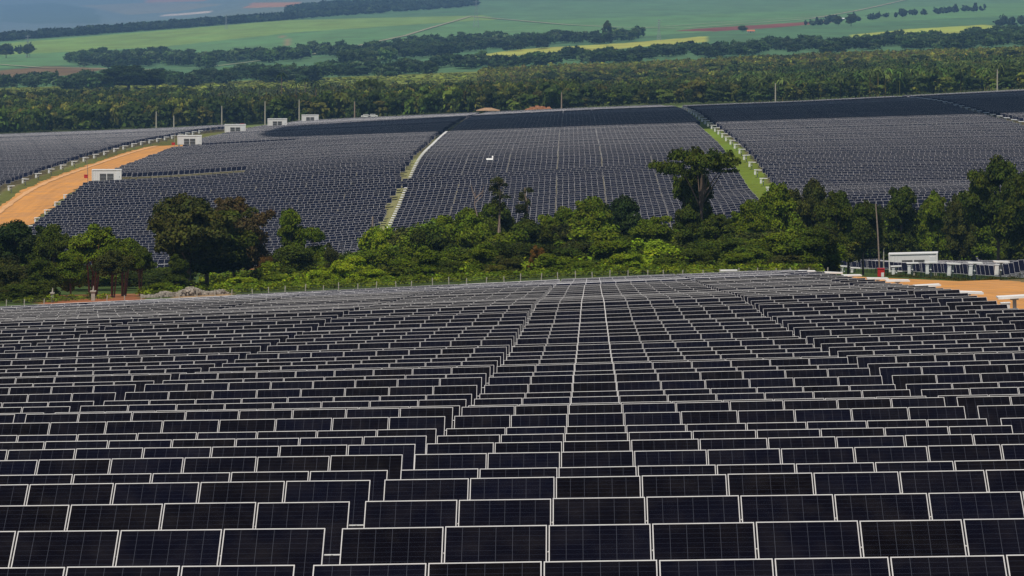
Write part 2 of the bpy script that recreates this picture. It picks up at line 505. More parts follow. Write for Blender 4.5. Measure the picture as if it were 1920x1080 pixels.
t.links.new(n1.outputs['Fac'], bp.inputs['Height']); t.links.new(bp.outputs[0], b.inputs['Normal'])
ny, nx = gx.shape
me = bpy.data.meshes.new('ground')
me.vertices.add(ny * nx); me.vertices.foreach_set('co', P3.astype(np.float32).ravel())
ii = (np.arange(ny - 1)[:, None] * nx + np.arange(nx - 1)[None]).ravel()
fc = np.stack([ii, ii + 1, ii + nx + 1, ii + nx], 1).astype(np.int32)
me.loops.add(fc.size); me.loops.foreach_set('vertex_index', fc.ravel())
me.polygons.add(len(fc)); me.polygons.foreach_set('loop_start', np.arange(0, fc.size, 4, dtype=np.int32)); me.polygons.foreach_set('loop_total', np.full(len(fc), 4, np.int32))
me.polygons.foreach_set('use_smooth', np.ones(len(fc), bool))
ca = me.attributes.new('soil', 'FLOAT_COLOR', 'POINT'); c4 = np.ones((len(P3), 4), np.float32); c4[:, :3] = col; ca.data.foreach_set('color', c4.ravel())
me.materials.append(gm); me.update(calc_edges=True)
tag(link('ground', me), 'rolling ground with grass, crops and bare soil', 'ground', kind='structure')

def ribbon(name, pts, half, m, label, lift=.12, n=90, jit=0.0):
    """a sheet laid on the ground along a line of world points"""
    pts = np.array(pts, float)
    s = np.concatenate([[0], np.cumsum(np.hypot(*np.diff(pts[:, :2], axis=0).T))])
    q = np.linspace(0, s[-1], n)
    x = np.interp(q, s, pts[:, 0]); y = np.interp(q, s, pts[:, 1])
    tx, ty = np.gradient(x), np.gradient(y); L = np.hypot(tx, ty); nx_, ny_ = ty / L, -tx / L
    hw = np.interp(q, s, half) if hasattr(half, '__len__') else np.full(n, half)
    cols = []
    K = 6
    for j in range(K + 1):
        o = (j / K * 2 - 1) * hw * (1 + (rng.uniform(-jit, jit, n) if j in (0, K) else 0))
        X, Y = x + nx_ * o, y + ny_ * o
        cols.append(np.stack([X, Y, hg(X, Y) + lift], 1))
    G = np.stack(cols, 1)
    Q = np.stack([G[:-1, :-1], G[:-1, 1:], G[1:, 1:], G[1:, :-1]], 2).reshape(-1, 4, 3)
    o = link(name, quads_mesh(name, Q, m)); tag(o, label, name.replace('_', ' '), kind='structure'); return o

# ------------------------------------------------------------------ solar modules
TILT = R(26)
ct, st = math.cos(TILT), math.sin(TILT)
FW, FT_, TH = .0135, .021, .035
def laminate_mb(mb, m=0):
    a = MW / 2 - FW * .6; c = ML / 2 - FT_ * .6
    z = TH - .004
    mb.quad((-a, -c, z), (a, -c, z), (a, c, z), (-a, c, z), m, [(0, 0), (1, 0), (1, 1), (0, 1)])
    mb.quad((-a, c, z - .02), (a, c, z - .02), (a, -c, z - .02), (-a, -c, z - .02), m, [(.5, .5)] * 4)
def frame_mb(mb, m=0):
    A, B = MW / 2, ML / 2
    mb.box(-A, A, B - FT_, B, 0, TH, m); mb.box(-A, A, -B, -B + FT_, 0, TH, m)
    mb.box(-A, -A + FW, -B + FT_, B - FT_, 0, TH, m); mb.box(A - FW, A, -B + FT_, B - FT_, 0, TH, m)
q = MB(); laminate_mb(q); LAM = q.mesh('laminate', MT['glass'])
q = MB(); frame_mb(q); FRM = q.mesh('panel_frame', MT['alu'])
q = MB(); laminate_mb(q, 0); frame_mb(q, 1); MOD = q.mesh('solar_panel', [MT['glass'], MT['alu']])
PITCHX = 1.32
H0 = H_TOP - (ML / 2) * st - TH      # height of the torque tube axis
YB = (ML / 2) * ct                   # the top edge lies this far behind the tube

RAILS = {}
def rail_mesh(n):
    if n not in RAILS:
        q = MB(); L = n * PITCHX; q.tube([(-L / 2 - .11, .69 * ct, H0 + .69 * st - .03), (L / 2 + .11, .69 * ct, H0 + .69 * st - .03)], .010, 5); RAILS[n] = q.mesh('cross_rail', MT['white'])
    return RAILS[n]
def tube_mesh(n):
    q = MB(); L = n * PITCHX
    q.tube([(-L / 2 - .14, 0, H0 - .09), (L / 2 + .14, 0, H0 - .09)], .062, 8)
    return q.mesh('torque_tube', MT['galv'])
q = MB(); q.box(-.06, .06, -.08, .08, -.5, H0 - .12); q.box(-.1, .1, -.11, .11, H0 - .24, H0 - .16); POSTM = q.mesh('post', MT['galv'])
TUBES = {}; WHOLE = {}
def whole_mesh(n):
    """a table too far off for its parts to show"""
    if n in WHOLE: return WHOLE[n]
    q = MB()
    for i in range(n):
        b0 = len(q.v)
        laminate_mb(q, 0); frame_mb(q, 1)
        x = (i - (n - 1) / 2) * PITCHX
        for j in range(b0, len(q.v)):
            X, Y, Z = q.v[j]; q.v[j] = (X + x, Y * ct - Z * st, H0 + Y * st + Z * ct)
    L = n * PITCHX
    q.tube([(-L / 2 - .14, 0, H0 - .09), (L / 2 + .14, 0, H0 - .09)], .062, 6, 2)
    for px in ((-L / 3, L / 3) if n > 2 else (0,)): q.box(px - .06, px + .06, -.08, .08, -.5, H0 - .1, 2)
    WHOLE[n] = q.mesh('solar_table', [MT['glass'], MT['alu'], MT['galv']])
    return WHOLE[n]

BLK = [(-3.16, 9), (9.0, 7), (18.55, 2)]
x = -3.1
nm = [8, 9, 8, 9, 8, 9]
for n_ in nm:
    x -= .26 + n_ * PITCHX
    BLK.append((x, n_))
BPH = ['first table right of the central seam', 'second table right of the central seam', 'short two-panel table at the road end',
       'first table left of the central seam', 'second table left of the central seam', 'third table left of the central seam',
       'fourth table left of the central seam', 'fifth table left of the central seam', 'sixth table left of the central seam']
ONES = ['', 'first', 'second', 'third', 'fourth', 'fifth', 'sixth', 'seventh', 'eighth', 'ninth', 'tenth', 'eleventh', 'twelfth', 'thirteenth',
        'fourteenth', 'fifteenth', 'sixteenth', 'seventeenth', 'eighteenth', 'nineteenth']
TENS = {2: ('twentieth', 'twenty'), 3: ('thirtieth', 'thirty'), 4: ('fortieth', 'forty'), 5: ('fiftieth', 'fifty'), 6: ('sixtieth', 'sixty'), 7: ('seventieth', 'seventy')}
def ordinal(n):
    if n < 20: return ONES[n]
    a_, b_ = divmod(n, 10)
    return TENS[a_][0] if b_ == 0 else TENS[a_][1] + '-' + ONES[b_]

def table_pose(x0, n, y):
    """centre of a table and its sideways lean, from the ground under its two ends"""
    L = n * PITCHX
    za, zb = hg(x0, y)[0], hg(x0 + L, y)[0]
    return (x0 + L / 2, (za + zb) / 2, math.atan2(zb - za, L))

stuff_mod = []      # (x centre, y, z, lean) of the modules too many to be separate
cands = []
for k in range(NK):
    y = yk(k) - YB
    for bi, (x0, n) in enumerate(BLK):
        ua = VPU + F * x0 / yk(k); ub = VPU + F * (x0 + n * PITCHX) / yk(k)
        if ub < -20 or ua > 1940: continue
        vis = min(ub, 1920) - max(ua, 0)
        if vis < 3: continue
        cands.append((k, bi, vis / yk(k)))
cands.sort(key=lambda c: (c[0] > 0, -1.0 / yk(c[0])))
indiv = set((k, bi) for k, bi, _ in cands[:298])
PARTS_TO = 36
for k, bi, _ in cands:
    x0, n = BLK[bi]
    y = yk(k) - YB
    xc, zc, lean = table_pose(x0, n, yk(k))
    if (k, bi) in indiv:
        lab = f"black solar table in {ordinal(k + 1)} row from the bottom, {BPH[bi]}"
        if k < PARTS_TO:
            e = empty('solar_table', (xc, y, zc), (0, -lean, 0))
            tag(e, lab, 'solar table', 'rows of solar tables on the near hillside')
            for i in range(n):
                mx_ = (i - (n - 1) / 2) * PITCHX
                o = link('solar_panel', LAM if k < 14 else MOD, e)
                o.location = (mx_, 0, H0); o.rotation_euler = (TILT + R(random.uniform(-.25, .25)), R(random.uniform(-.12, .12)), 0)
                if k < 14:
                    fr = link('frame', FRM, o)
            link('cross_rail', rail_mesh(n), e)
            if n not in TUBES: TUBES[n] = tube_mesh(n)
            link('torque_tube', TUBES[n], e)
            for px in ((-n * PITCHX / 3, n * PITCHX / 3) if n > 2 else (0,)):
                p = link('post', POSTM, e); p.location = (px, 0, 0)
        else:
            o = link('solar_table', whole_mesh(n)); o.location = (xc, y, zc + random.gauss(0, .03)); o.rotation_euler = (R(random.gauss(0, 1.0)), -lean, 0)
            tag(o, lab, 'solar table', 'rows of solar tables on the near hillside')
    else:
        tj = (random.gauss(0, .05), R(random.gauss(0, 1.2)))
        for i in range(n):
            dx = (i - (n - 1) / 2) * PITCHX
            stuff_mod.append((xc + dx * math.cos(lean), y, zc + dx * math.sin(lean) + tj[0], lean, tj[1]))

def add_row(xa, xb, ytop, jy=0.0):
    """modules of a far row from xa to xb following the ground, in tables of eight or nine"""
    x = xa + random.gauss(0, .28 if (xa < -60 or xb > 60) else .05); c = 0
    til = R(random.gauss(0, .7))
    while x + PITCHX <= xb:
        n = 8 if c % 2 else 9
        n = int(min(n, (xb - x) // PITCHX))
        if n < 1: break
        za, zb = hg(x, ytop)[0], hg(x + n * PITCHX, ytop)[0]
        lean = math.atan2(zb - za, n * PITCHX)
        for i in range(n):
            X = x + (i + .5) * PITCHX
            stuff_mod.append((X, ytop - YB, za + (zb - za) * (i + .5) / n + jy, lean, til))
        x += n * PITCHX + .26; c += 1

# field across the road on the right
y = 441.0
while y < 772:
    add_row(45.2, max(46.6, y * .108), y)
    y += D
# hillside across the valley; its columns run toward a slightly different bearing
y = 833.0
while y < 1900:
    s = -.00525 * y
    jy = random.gauss(0, .05)
    lo = -121.5
    segs = [(-121, -40.3), (-37.9, 39), (45, 127.6), (132.6, 190 + (y - 900) * .04)]
    if 1003 < y < 1021: segs = [(-121, 39), (45, 127.6), (132.6, 200)]
    if y > 1330: segs = [(-121, -39.6), (-37.4, 41), (45, 128.6), (131.6, 230)]
    if 1072 < y < 1092: segs[0] = (-82, segs[0][1])
    if 1298 < y < 1316: segs[0] = (-84, segs[0][1])
    if 1092 <= y < 1100 or 1316 <= y < 1322: segs[0] = (-113, segs[0][1])
    if 846 < y < 858: segs[0] = (-72, segs[0][1])
    yend = 1900 if True else 0
    for (xa, xb) in segs:
        if y > 1700 and xa > 30: continue
        add_row(xa + s, xb + s, y, jy)
    if y > 1000: add_row(-143 - (y - 1000) * .14 - 12 + s, -143 + s, y, jy)
    y += D

sm = np.array(stuff_mod)
sm = sm[(VPU + F * sm[:, 0] / sm[:, 1] > -60) & (VPU + F * sm[:, 0] / sm[:, 1] < 1990)]
n = len(sm)
print('far modules', n)
tl = TILT + sm[:, 4] + rng.normal(0, R(.35), n)
cA, sA = np.cos(tl), np.sin(tl)
hw, hl = MW / 2, ML / 2
def mod_pts(sx_, sy_, dz):
    X = sx_ * hw
    Yl = sy_ * hl
    x = sm[:, 0] + X * np.cos(sm[:, 3]); z = sm[:, 2] + H0 + Yl * sA + dz * cA + X * np.sin(sm[:, 3]); y = sm[:, 1] + Yl * cA - dz * sA
    return np.stack([x, y, z], 1)
z1 = TH
f_ = [mod_pts(-1, -1, z1), mod_pts(1, -1, z1), mod_pts(1, 1, z1), mod_pts(-1, 1, z1)]
g_ = [mod_pts(-1, -1, 0), mod_pts(1, -1, 0), mod_pts(1, 1, 0), mod_pts(-1, 1, 0)]
Q = [np.stack(f_, 1), np.stack(g_[::-1], 1)]
for a_, b_ in ((0, 1), (1, 2), (2, 3), (3, 0)): Q.append(np.stack([g_[a_], g_[b_], f_[b_], f_[a_]], 1))
mi = np.concatenate([np.where(sm[:, 1] < 800, 3, 0), np.full(n, 1)] + [np.ones(n)] * 4).astype(int)
uvq = np.zeros((6 * n, 4, 2)); uvq[:n] = np.array([(0, 0), (1, 0), (1, 1), (0, 1)])
# a post under every fourth module
ps = sm[::4]; pq = []
for (a_, b_) in (((-.06, -.08), (.06, -.08)), ((.06, -.08), (.06, .08)), ((.06, .08), (-.06, .08)), ((-.06, .08), (-.06, -.08))):
    def P(d, z): return np.stack([ps[:, 0] + d[0], ps[:, 1] + d[1], ps[:, 2] + z], 1)
    pq.append(np.stack([P(a_, -.6), P(b_, -.6), P(b_, H0), P(a_, H0)], 1))
mi = np.concatenate([mi, np.full(4 * len(ps), 2)]); uvq = np.concatenate([uvq, np.zeros((4 * len(ps), 4, 2))])
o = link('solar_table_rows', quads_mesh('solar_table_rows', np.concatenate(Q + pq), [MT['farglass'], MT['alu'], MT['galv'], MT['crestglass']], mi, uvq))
tag(o, 'dense rows of dark solar panels covering the hillside across the valley', 'solar field', kind='stuff')

# ------------------------------------------------------------------ drive posts with a flat module on top
def drive_post(slab_w):
    e = empty('drive_post', (0, 0, 0))
    q = MB(); q.box(-.09, .09, -.09, .09, -.5, 1.72); q.box(-.2, .2, -.2, .2, 1.6, 1.72); q.build('post', MT['galv'], e)
    q = MB(); w2 = slab_w / 2
    q.box(-w2, w2, -.5, .6, 1.725, 1.80); q.box(-w2 - .02, w2 + .02, -.52, -.48, 1.70, 1.83); q.build('flat_panel', MT['slab'], e)
    q = MB(); q.box(-.80, -.36, -.78, -.38, .62, 1.5); q.box(-.84, -.32, -.82, -.34, 1.5, 1.54); q.box(-.3, .05, -.5, .0, 1.0, 1.08); c = q.build('cabinet', MT['cabinet'], e)
    q = MB(); q.box(-.74, -.42, -.80, -.785, .72, 1.42); q.build('cabinet_door', MT['white'], c)
    return e
DP = drive_post(1.8)
used = [False]
def place_drive(x, y, label, group, s=1.0, dz=0.0):
    o = DP if not used[0] else copy_tree(DP)
    used[0] = True
    o.location = (x, y, hg(x, y)[0] + dz); o.scale = s if isinstance(s, tuple) else (s, s, s)
    o.rotation_euler = (0, R(random.uniform(-3, 3)), R(random.uniform(-4, 4)))
    tag(o, label, 'drive post', group)
    return o
G1 = 'drive posts along the near field edge'
near_posts = [(1905, 556, 226), (1812, 548, 252), (1740, 535, 291), (1683, 526, 330), (1645, 522, 362), (1597, 516, 398), (1561, 511, 434), (1512, 508, 452), (1367, 507, 455)]
for i, (u_, v_, Y_) in enumerate(near_posts):
    P_ = pix(float(u_), float(v_), float(Y_))
    x_ = P_[0]
    lab = f"pale flat panel on a post, {ordinal(i + 1)} from the right edge of the near field"
    if i == 8: lab = 'small pale flat panel alone on the crest before the shrubs'
    o = place_drive(x_, Y_, lab, G1)
    o.location.z = float(P_[2] - 1.76)
G2 = 'drive posts along the road in front of the right-hand field'
for i, (u_, v_) in enumerate([(1877, 490.5), (1828, 492.5), (1787, 494), (1747, 492), (1713, 493), (1683, 499), (1656, 503), (1604, 502), (1584, 499), (1565, 495)]):
    Y_ = 44 * F / (u_ - VPU)
    o = place_drive(44 + .0, Y_, f"grey post with white cabinet and flat top, {ordinal(i + 1)} from the right along the orange road", G2, (.92, 1.0, 1.26))
    P_ = pix(float(u_), float(v_), float(Y_)); o.location.z = float(P_[2] - 1.76 * 1.26)
G3 = 'drive posts beside the green lane on the hillside'
for i in range(24):
    Y_ = 924 + i * 30.5
    place_drive(44 - .00525 * Y_ - .6, Y_, f"white T-shaped post beside the green hillside lane, {ordinal(i + 1)} up from the bottom", G3, 1.0)
G4 = 'drive posts between the orange road and the left field'
for i in range(22):
    Y_ = 1040 + i * 27.5
    place_drive(-140.2 - .00525 * Y_, Y_, f"white T-shaped post left of the orange road, {ordinal(i + 1)} up from the left edge", G4, 1.0)
G5 = 'pale flat panels lining the narrow hillside lane'
q = MB(); q.box(-.36, .36, -.9, .9, 1.72, 1.80); q.box(-.08, .08, -.08, .08, -.5, 1.72); SP = q.mesh('lane_panel', MT['slab'])
yy = 872.0; i = 0
while yy < 1330:
    if not (1000 < yy < 1022):
        o = link('lane_panel', SP); xx = -38.3 - .00525 * yy; o.location = (xx, yy, hg(xx, yy)[0] + .25); i += 1
        tag(o, f"pale flat panel {ordinal(i) if i < 80 else 'last'} from the bottom in the line along the narrow lane", 'flat panel', G5)
    yy += D
G6 = 'pale posts on the far right lane'
q = MB(); q.box(-.9, .9, -.9, .9, 1.72, 1.80); q.box(-.08, .08, -.08, .08, -.5, 1.72); q.box(-.6, -.2, -.25, .1, .6, 1.5); SP2 = q.mesh('drive_post', [MT['cabinet']])
for i in range(26):
    Y_ = 1150 + i * 21
    o = link('drive_post', SP2); xx = 130.5 - .00525 * Y_; o.location = (xx, Y_, hg(xx, Y_)[0])
    tag(o, f"tiny pale post on the far right hillside lane, {ordinal(i + 1)} from its lower end", 'drive post', G6)
for i in range(5):
    Y_ = 958 + i * 19
    xx = -122.3 - .00525 * Y_ + (0 if i else .5)
    place_drive(xx, Y_, f"white post on the right verge of the orange road, {ordinal(i + 1)} from the trees", 'posts on the right verge of the orange road', .9)
P_ = pix(918.0, 301.0, 1038.0)
q = MB(); q.box(-.8, .8, -.4, .5, -.05, .05); q.box(.55, .85, .5, 1.6, -.05, .25); o = q.build('loose_panel', MT['slab']); o.location = (P_[0], 1038, float(P_[2]) + .3); o.rotation_euler = (R(20), 0, 0)
tag(o, 'pale panel lying turned over among the dark hillside rows', 'loose panel')

# ------------------------------------------------------------------ roads and tracks
yr = np.linspace(905, 1400, 30)
ribbon('dirt_road', [(-131.0 - .00525 * y_, y_) for y_ in yr], np.interp(yr, [905, 1080, 1320, 1400], [6.6, 6.2, 4.2, 1.2]) if False else 7.0, MT['dirt'], 'orange dirt road climbing past the white containers', .1, 160, .12)
MT['dirt2'] = mat('pale_dirt', (.66, .36, .16), .95, 0, .12, .1, .2)
ribbon('road_verge', [(-135.8 - .00525 * y_, y_) for y_ in yr], .8, MT['dirt2'], 'pale dirt ridge along the left side of the orange road', .2, 160, .35)
yr = np.linspace(-60, 476, 50)
ribbon('dirt_road', [(33.5, y_) for y_ in yr], 9.2, MT['dirt'], 'orange dirt road at the right edge of the near field', .06, 120, .04)
MT['dirt3'] = mat('grey_soil', (.24, .15, .10), .95, 0, .2, .5, .2)
def track(pts, half, label, ymin=2500, m='track'):
    ribbon('dirt_track', [pix_ground(u_, v_, ymin) for u_, v_ in pts], half, MT[m], label, 1.0, 160, .2)
track([(-80, 118), (0, 122), (80, 128), (180, 130), (300, 132), (400, 126), (480, 116), (560, 107), (640, 93), (760, 68), (880, 32)], 3, 'pale dirt track crossing the green valley on the left', 3300)
track([(880, 31), (960, 38), (1060, 47), (1160, 52), (1280, 54), (1400, 45), (1520, 36), (1600, 22), (1690, 2), (1720, -6)], 3.5, 'pale farm track crossing the green fields on the right', 4500)
track([(1540, 32), (1400, 40), (1250, 50), (1200, 52)], 3, 'faint pale track beside the red soil field', 4500)

# ------------------------------------------------------------------ containers (inverter stations)
def container(W, H, Dp):
    e = empty('container', (0, 0, 0))
    q = MB(); q.box(-W / 2, W / 2, 0, Dp, .35, H); 
    for i in range(int(W / .45)):      # corrugation ribs on the two ends of the front
        x_ = -W / 2 + .25 + i * .45
        if abs(x_) > W * .3: q.box(x_, x_ + .12, -.045, -.001, .5, H - .25)
    q.build('body', MT['white'], e)
    q = MB(); q.box(-W / 2 - .08, W / 2 + .08, -.1, Dp + .08, H + .002, H + .16); q.box(-W / 2 - .06, -W / 2 + .14, -.1, .1, .35, H); q.box(W / 2 - .14, W / 2 + .06, -.1, .1, .35, H); q.build('roof_frame', MT['white'], e)
    for (cx) in (-W * .125, W * .125):
        for (z0, z1_) in ((.55, .45 + H * .27), (.6 + H * .27, H * .72)):
            q = MB(); q.box(cx - W * .11, cx + W * .11, -.07, -.002, z0, z1_)
            for k_ in range(5):
                zk = z0 + (z1_ - z0) * (k_ + .5) / 5; q.box(cx - W * .105, cx + W * .105, -.12, -.0705, zk - .03, zk + .03)
            q.build('louver', MT['louver'], e)
    q = MB(); q.box(W * .33, W * .45, -.06, -.002, .5, H * .85); dd = q.build('door', MT['cabinet'], e)
    q = MB(); q.box(W * .43, W * .44, -.12, -.0605, H * .42, H * .52); q.build('handle', MT['galv'], dd)
    q = MB()
    for x_ in (-W * .45, 0, W * .45): q.box(x_ - .2, x_ + .2, .1, Dp - .1, -2.6, .349)
    q.build('footing', MT['concrete'], e)
    return e
CN = container(7.4, 3.0, 2.6)
cl = ['white container nearest the trees beside the orange road', 'second white container up the orange road', 'white container below the far poles, third from the left',
      'white container fourth from the left near the far field edge', 'smallest white container against the far forest edge']
for i, (u_, vb, Y_) in enumerate([(200, 340, 1080), (355.5, 272, 1315), (441, 249, 1518), (520, 237, 1644), (581.5, 228, 1880)]):
    o = CN if i == 0 else copy_tree(CN)
    P_ = pix(float(u_), float(vb), float(Y_)); o.location = (P_[0], Y_, float(P_[2]) - .2); o.rotation_euler = (0, 0, R(3))
    tag(o, cl[i], 'container', 'white containers along the orange road')
o = copy_tree(CN); P_ = pix(1713.0, 511.0, 655.0); o.location = (P_[0], 655, float(P_[2]) - .2); o.rotation_euler = (0, R(-2), R(-6))
tag(o, 'white container behind the right-hand panels, in front of the trees', 'container', 'white containers along the orange road')

def cabinet(u_, v_, Y_, W, H, label, white=True):
    e = empty('hydrant_cabinet', ground_at(u_, Y_)); P_ = pix(float(u_), float(v_), float(Y_)); e.location = [float(c) for c in P_]
    q = MB(); q.box(-W / 2, W / 2, 0, .5, 0, H); q.box(-W / 2 - .05, W / 2 + .05, -.05, .55, H, H + .08); q.build('body', MT['red'], e)
    if white:
        q = MB(); q.box(W * .02, W * .42, -.03, -.002, H * .1, H * .62); q.build('panel', MT['white'], e)
        q = MB(); q.box(-W * .1, W * .3, -.02, .3, -.6, -.002); q.build('foot', MT['red'], e)
    tag(e, label, 'cabinet')
cabinet(1652, 522, 560, .9, 1.25, 'red and white cabinet beside the orange road')
cabinet(161, 334, 1078, .9, .8, 'small red box beside the first white container', False)
cabinet(325, 272, 1312, 1.0, .7, 'small red box beside the second white container', False)
cabinet(454, 237, 1800, 1.9, 1.1, 'red tarp-covered box beyond the third container', False)

# ------------------------------------------------------------------ poles
def pole(u_, vb, vt, Y_, r0, label, m='concrete', lean=0.0, name='utility_pole', cross=False, group=None):
    P_ = pix(float(u_), float(vb), float(Y_)); T_ = pix(float(u_ + lean), float(vt), float(Y_))
    e = empty(name, P_)
    H = float(T_[2] - P_[2]); dx = float(T_[0] - P_[0])
    q = MB(); q.tube([(0, 0, -2), (dx / 2, 0, H / 2), (dx, 0, H)], [r0, r0 * .85, r0 * .6], 8); q.build('shaft', MT[m], e)
    q = MB()
    if cross: q.box(dx - .9, dx + .9, -.06, .06, H - .5, H - .36); 
    q.tube([(dx, 0, H), (dx, 0, H + .3)], [.05, .03], 6); q.build('insulator', MT['galv'], e)
    tag(e, label, 'pole', group); return e
pole(1650, 492, 382, 590, .12, 'tall weathered leaning pole in front of the right-hand trees', 'wood', -8)
pole(1657, 500, 472, 600, .1, 'short grey pole beside the tall leaning pole')
pole(698, 470, 406, 760, .22, 'pale wooden pole at the lower end of the narrow lane', 'wood', 1)
pole(165, 336, 296, 1082, .09, 'thin pole beside the first white container', 'wood', -2)
pole(327, 268, 250, 1330, .09, 'thin pole beside the second white container')
GP = 'poles along the far field edge'
for (u_, vb, vt, nmx) in [(293, 240, 209, 'leftmost tall pole at the far field edge'), (326, 239, 217, 'short faint pole right of the leftmost far pole'),
                          (416, 237, 199, 'pole behind the third container'), (497, 232, 190, 'pole left of the fourth container'), (561, 228, 187, 'pole left of the smallest container'),
                          (665, 222, 190, 'wooden pole right of the smallest container'), (1053, 205, 173, 'pole at the far edge above the middle field'),
                          (1454, 185, 156, 'pale pole at the far edge right of the green lane'), (1870, 162, 130, 'rightmost pole at the far edge')]:
    pole(u_, vb, vt, 1935, .34, nmx, 'wood' if u_ in (665, 1053) else 'concrete', 0, group=GP)

# near wire fence: one thing with its posts
fe = empty('wire_fence', ground_at(5, 478))
base = Vector(fe.location)
fu = [5, 42, 73] + list(range(195, 1560, 34))
q = MB(); q.box(-.05, .05, -.05, .05, -.6, .8); FP = q.mesh('fence_post', MT['concrete'])
fpts = []
for i, u_ in enumerate(fu):
    g = ground_at(u_ + random.uniform(-4, 4), 478)
    p = link('fence_post', FP, fe); p.location = Vector([float(c) for c in g]) - base
    p.rotation_euler = (0, R(random.uniform(-5, 5)), 0); p.scale = (1, 1, random.uniform(.75, 1.1)); fpts.append(Vector(p.location))
q = MB()
for h_ in (.25, .45, .65):
    for a_, b_ in zip(fpts, fpts[1:]): q.tube([a_ + Vector((0, 0, h_)), b_ + Vector((0, 0, h_))], .008, 3, cap=False)
q.build('wire', MT['wire'], fe)
tag(fe, 'wire fence with short pale posts behind the near panels', 'fence')
for u_, H, W, lb in [(93, 1.35, .3, 'concrete corner post with a stub on top, left of the tree trunks'), (170, 1.35, .42, 'thick concrete post at the foot of the red-barked tree')]:
    g = ground_at(u_, 482); q = MB(); q.box(-W / 2, W / 2, -.2, .2, -.5, H * .75); q.box(-W * .8, W * .8, -.3, .3, H * .75, H * .85); q.tube([(0, 0, H * .85), (.05, 0, H * 1.25)], [.1, .05], 6)
    o = q.build('concrete_post', MT['concrete']); o.location = [float(c) for c in g]; tag(o, lb, 'post')

# rubble heap
def rock_quads(cx, cy, cz, r):
    th = rng.uniform(0, 2 * math.pi); 
    pts = []
    for sx_ in (-1, 1):
        for sy_ in (-1, 1):
            for sz_ in (-1, 1): pts.append(np.array([sx_, sy_, sz_]) * r * rng.uniform(.55, 1.1, 3) + [cx, cy, cz])
    P = pts
    return [[P[0], P[4], P[5], P[1]], [P[2], P[3], P[7], P[6]], [P[0], P[1], P[3], P[2]], [P[4], P[6], P[7], P[5]], [P[1], P[5], P[7], P[3]], [P[0], P[2], P[6], P[4]]]
rq = []
for i in range(2200):
    u_ = rng.normal(345, 45); u_ = min(max(u_, 262), 425); Y_ = 484 + rng.uniform(0, 9)
    g = ground_at(u_, Y_); hmax = .8 * (1 - abs(u_ - 350) / 95.) + .2 * math.sin(u_ * .11)
    rq += rock_quads(g[0], g[1], g[2] + rng.uniform(0, max(.25, hmax)), rng.uniform(.05, .15))
o = link('rubble', quads_mesh('rubble', np.array(rq), MT['rock'])); tag(o, 'heap of pale rubble behind the near panels below the big tree', 'rubble', kind='stuff')

# ------------------------------------------------------------------ trees
def leaf_cloud(cents, rads, n, size, flat=.35, shell=.75, droop=0.0):
    """n leaf-clump quads over a set of lobes"""
    cents = np.array(cents, float); rads = np.array(rads, float)
    wgt = (rads[:, 0] * rads[:, 2]); li = rng.choice(len(cents), n, p=wgt / wgt.sum())
    d = rng.normal(size=(n, 3)); d /= np.linalg.norm(d, axis=1)[:, None]
    d[:, 2] = np.where(d[:, 2] < -.3, -d[:, 2] * .6, d[:, 2])
    rr = shell + (1.28 - shell) * rng.random(n) ** 1.1
    P = cents[li] + d * rads[li] * rr[:, None]
    nrm = d * (1 - flat) + rng.normal(size=(n, 3)) * .55 + np.array([0, 0, flat])
    nrm /= np.linalg.norm(nrm, axis=1)[:, None]
    t1 = np.cross(nrm, rng.normal(size=(n, 3))); t1 /= np.linalg.norm(t1, axis=1)[:, None]
    t2 = np.cross(nrm, t1)
    s1 = size * rng.uniform(.6, 1.35, n)[:, None]; s2 = size * rng.uniform(.45, .95, n)[:, None]
    Q = np.stack([P - t1 * s1 - t2 * s2 * .5, P + t1 * s1 * .3 - t2 * s2, P + t1 * s1 + t2 * s2 * .5, P - t1 * s1 * .3 + t2 * s2], 1)
    lobe_t = rng.uniform(.72, 1.3, (len(cents), 1)) * np.array([1, 1, 1]) + rng.uniform(-.12, .18, (len(cents), 1)) * np.array([1, .3, -.3])
    tint = lobe_t[li] * rng.uniform(.7, 1.35, (n, 1)) * (1 + rng.uniform(-.12, .12, (n, 3)))
    return Q, np.clip(tint, .2, 2.2)

def core_quads(cents, rads, s=.72):  # blobs added inside a crown to block light; callers tint them darker
    Q = []
    for c, r in zip(cents, rads):
        ph = np.linspace(0, 2 * math.pi, 7); th = np.linspace(.15, math.pi - .15, 5)
        G = np.array([[[math.sin(a_) * math.cos(b_), math.sin(a_) * math.sin(b_), math.cos(a_)] for b_ in ph] for a_ in th]) * np.array(r) * s + np.array(c)
        Q += list(np.stack([G[1:, :-1], G[1:, 1:], G[:-1, 1:], G[:-1, :-1]], 2).reshape(-1, 4, 3))
    return np.array(Q)

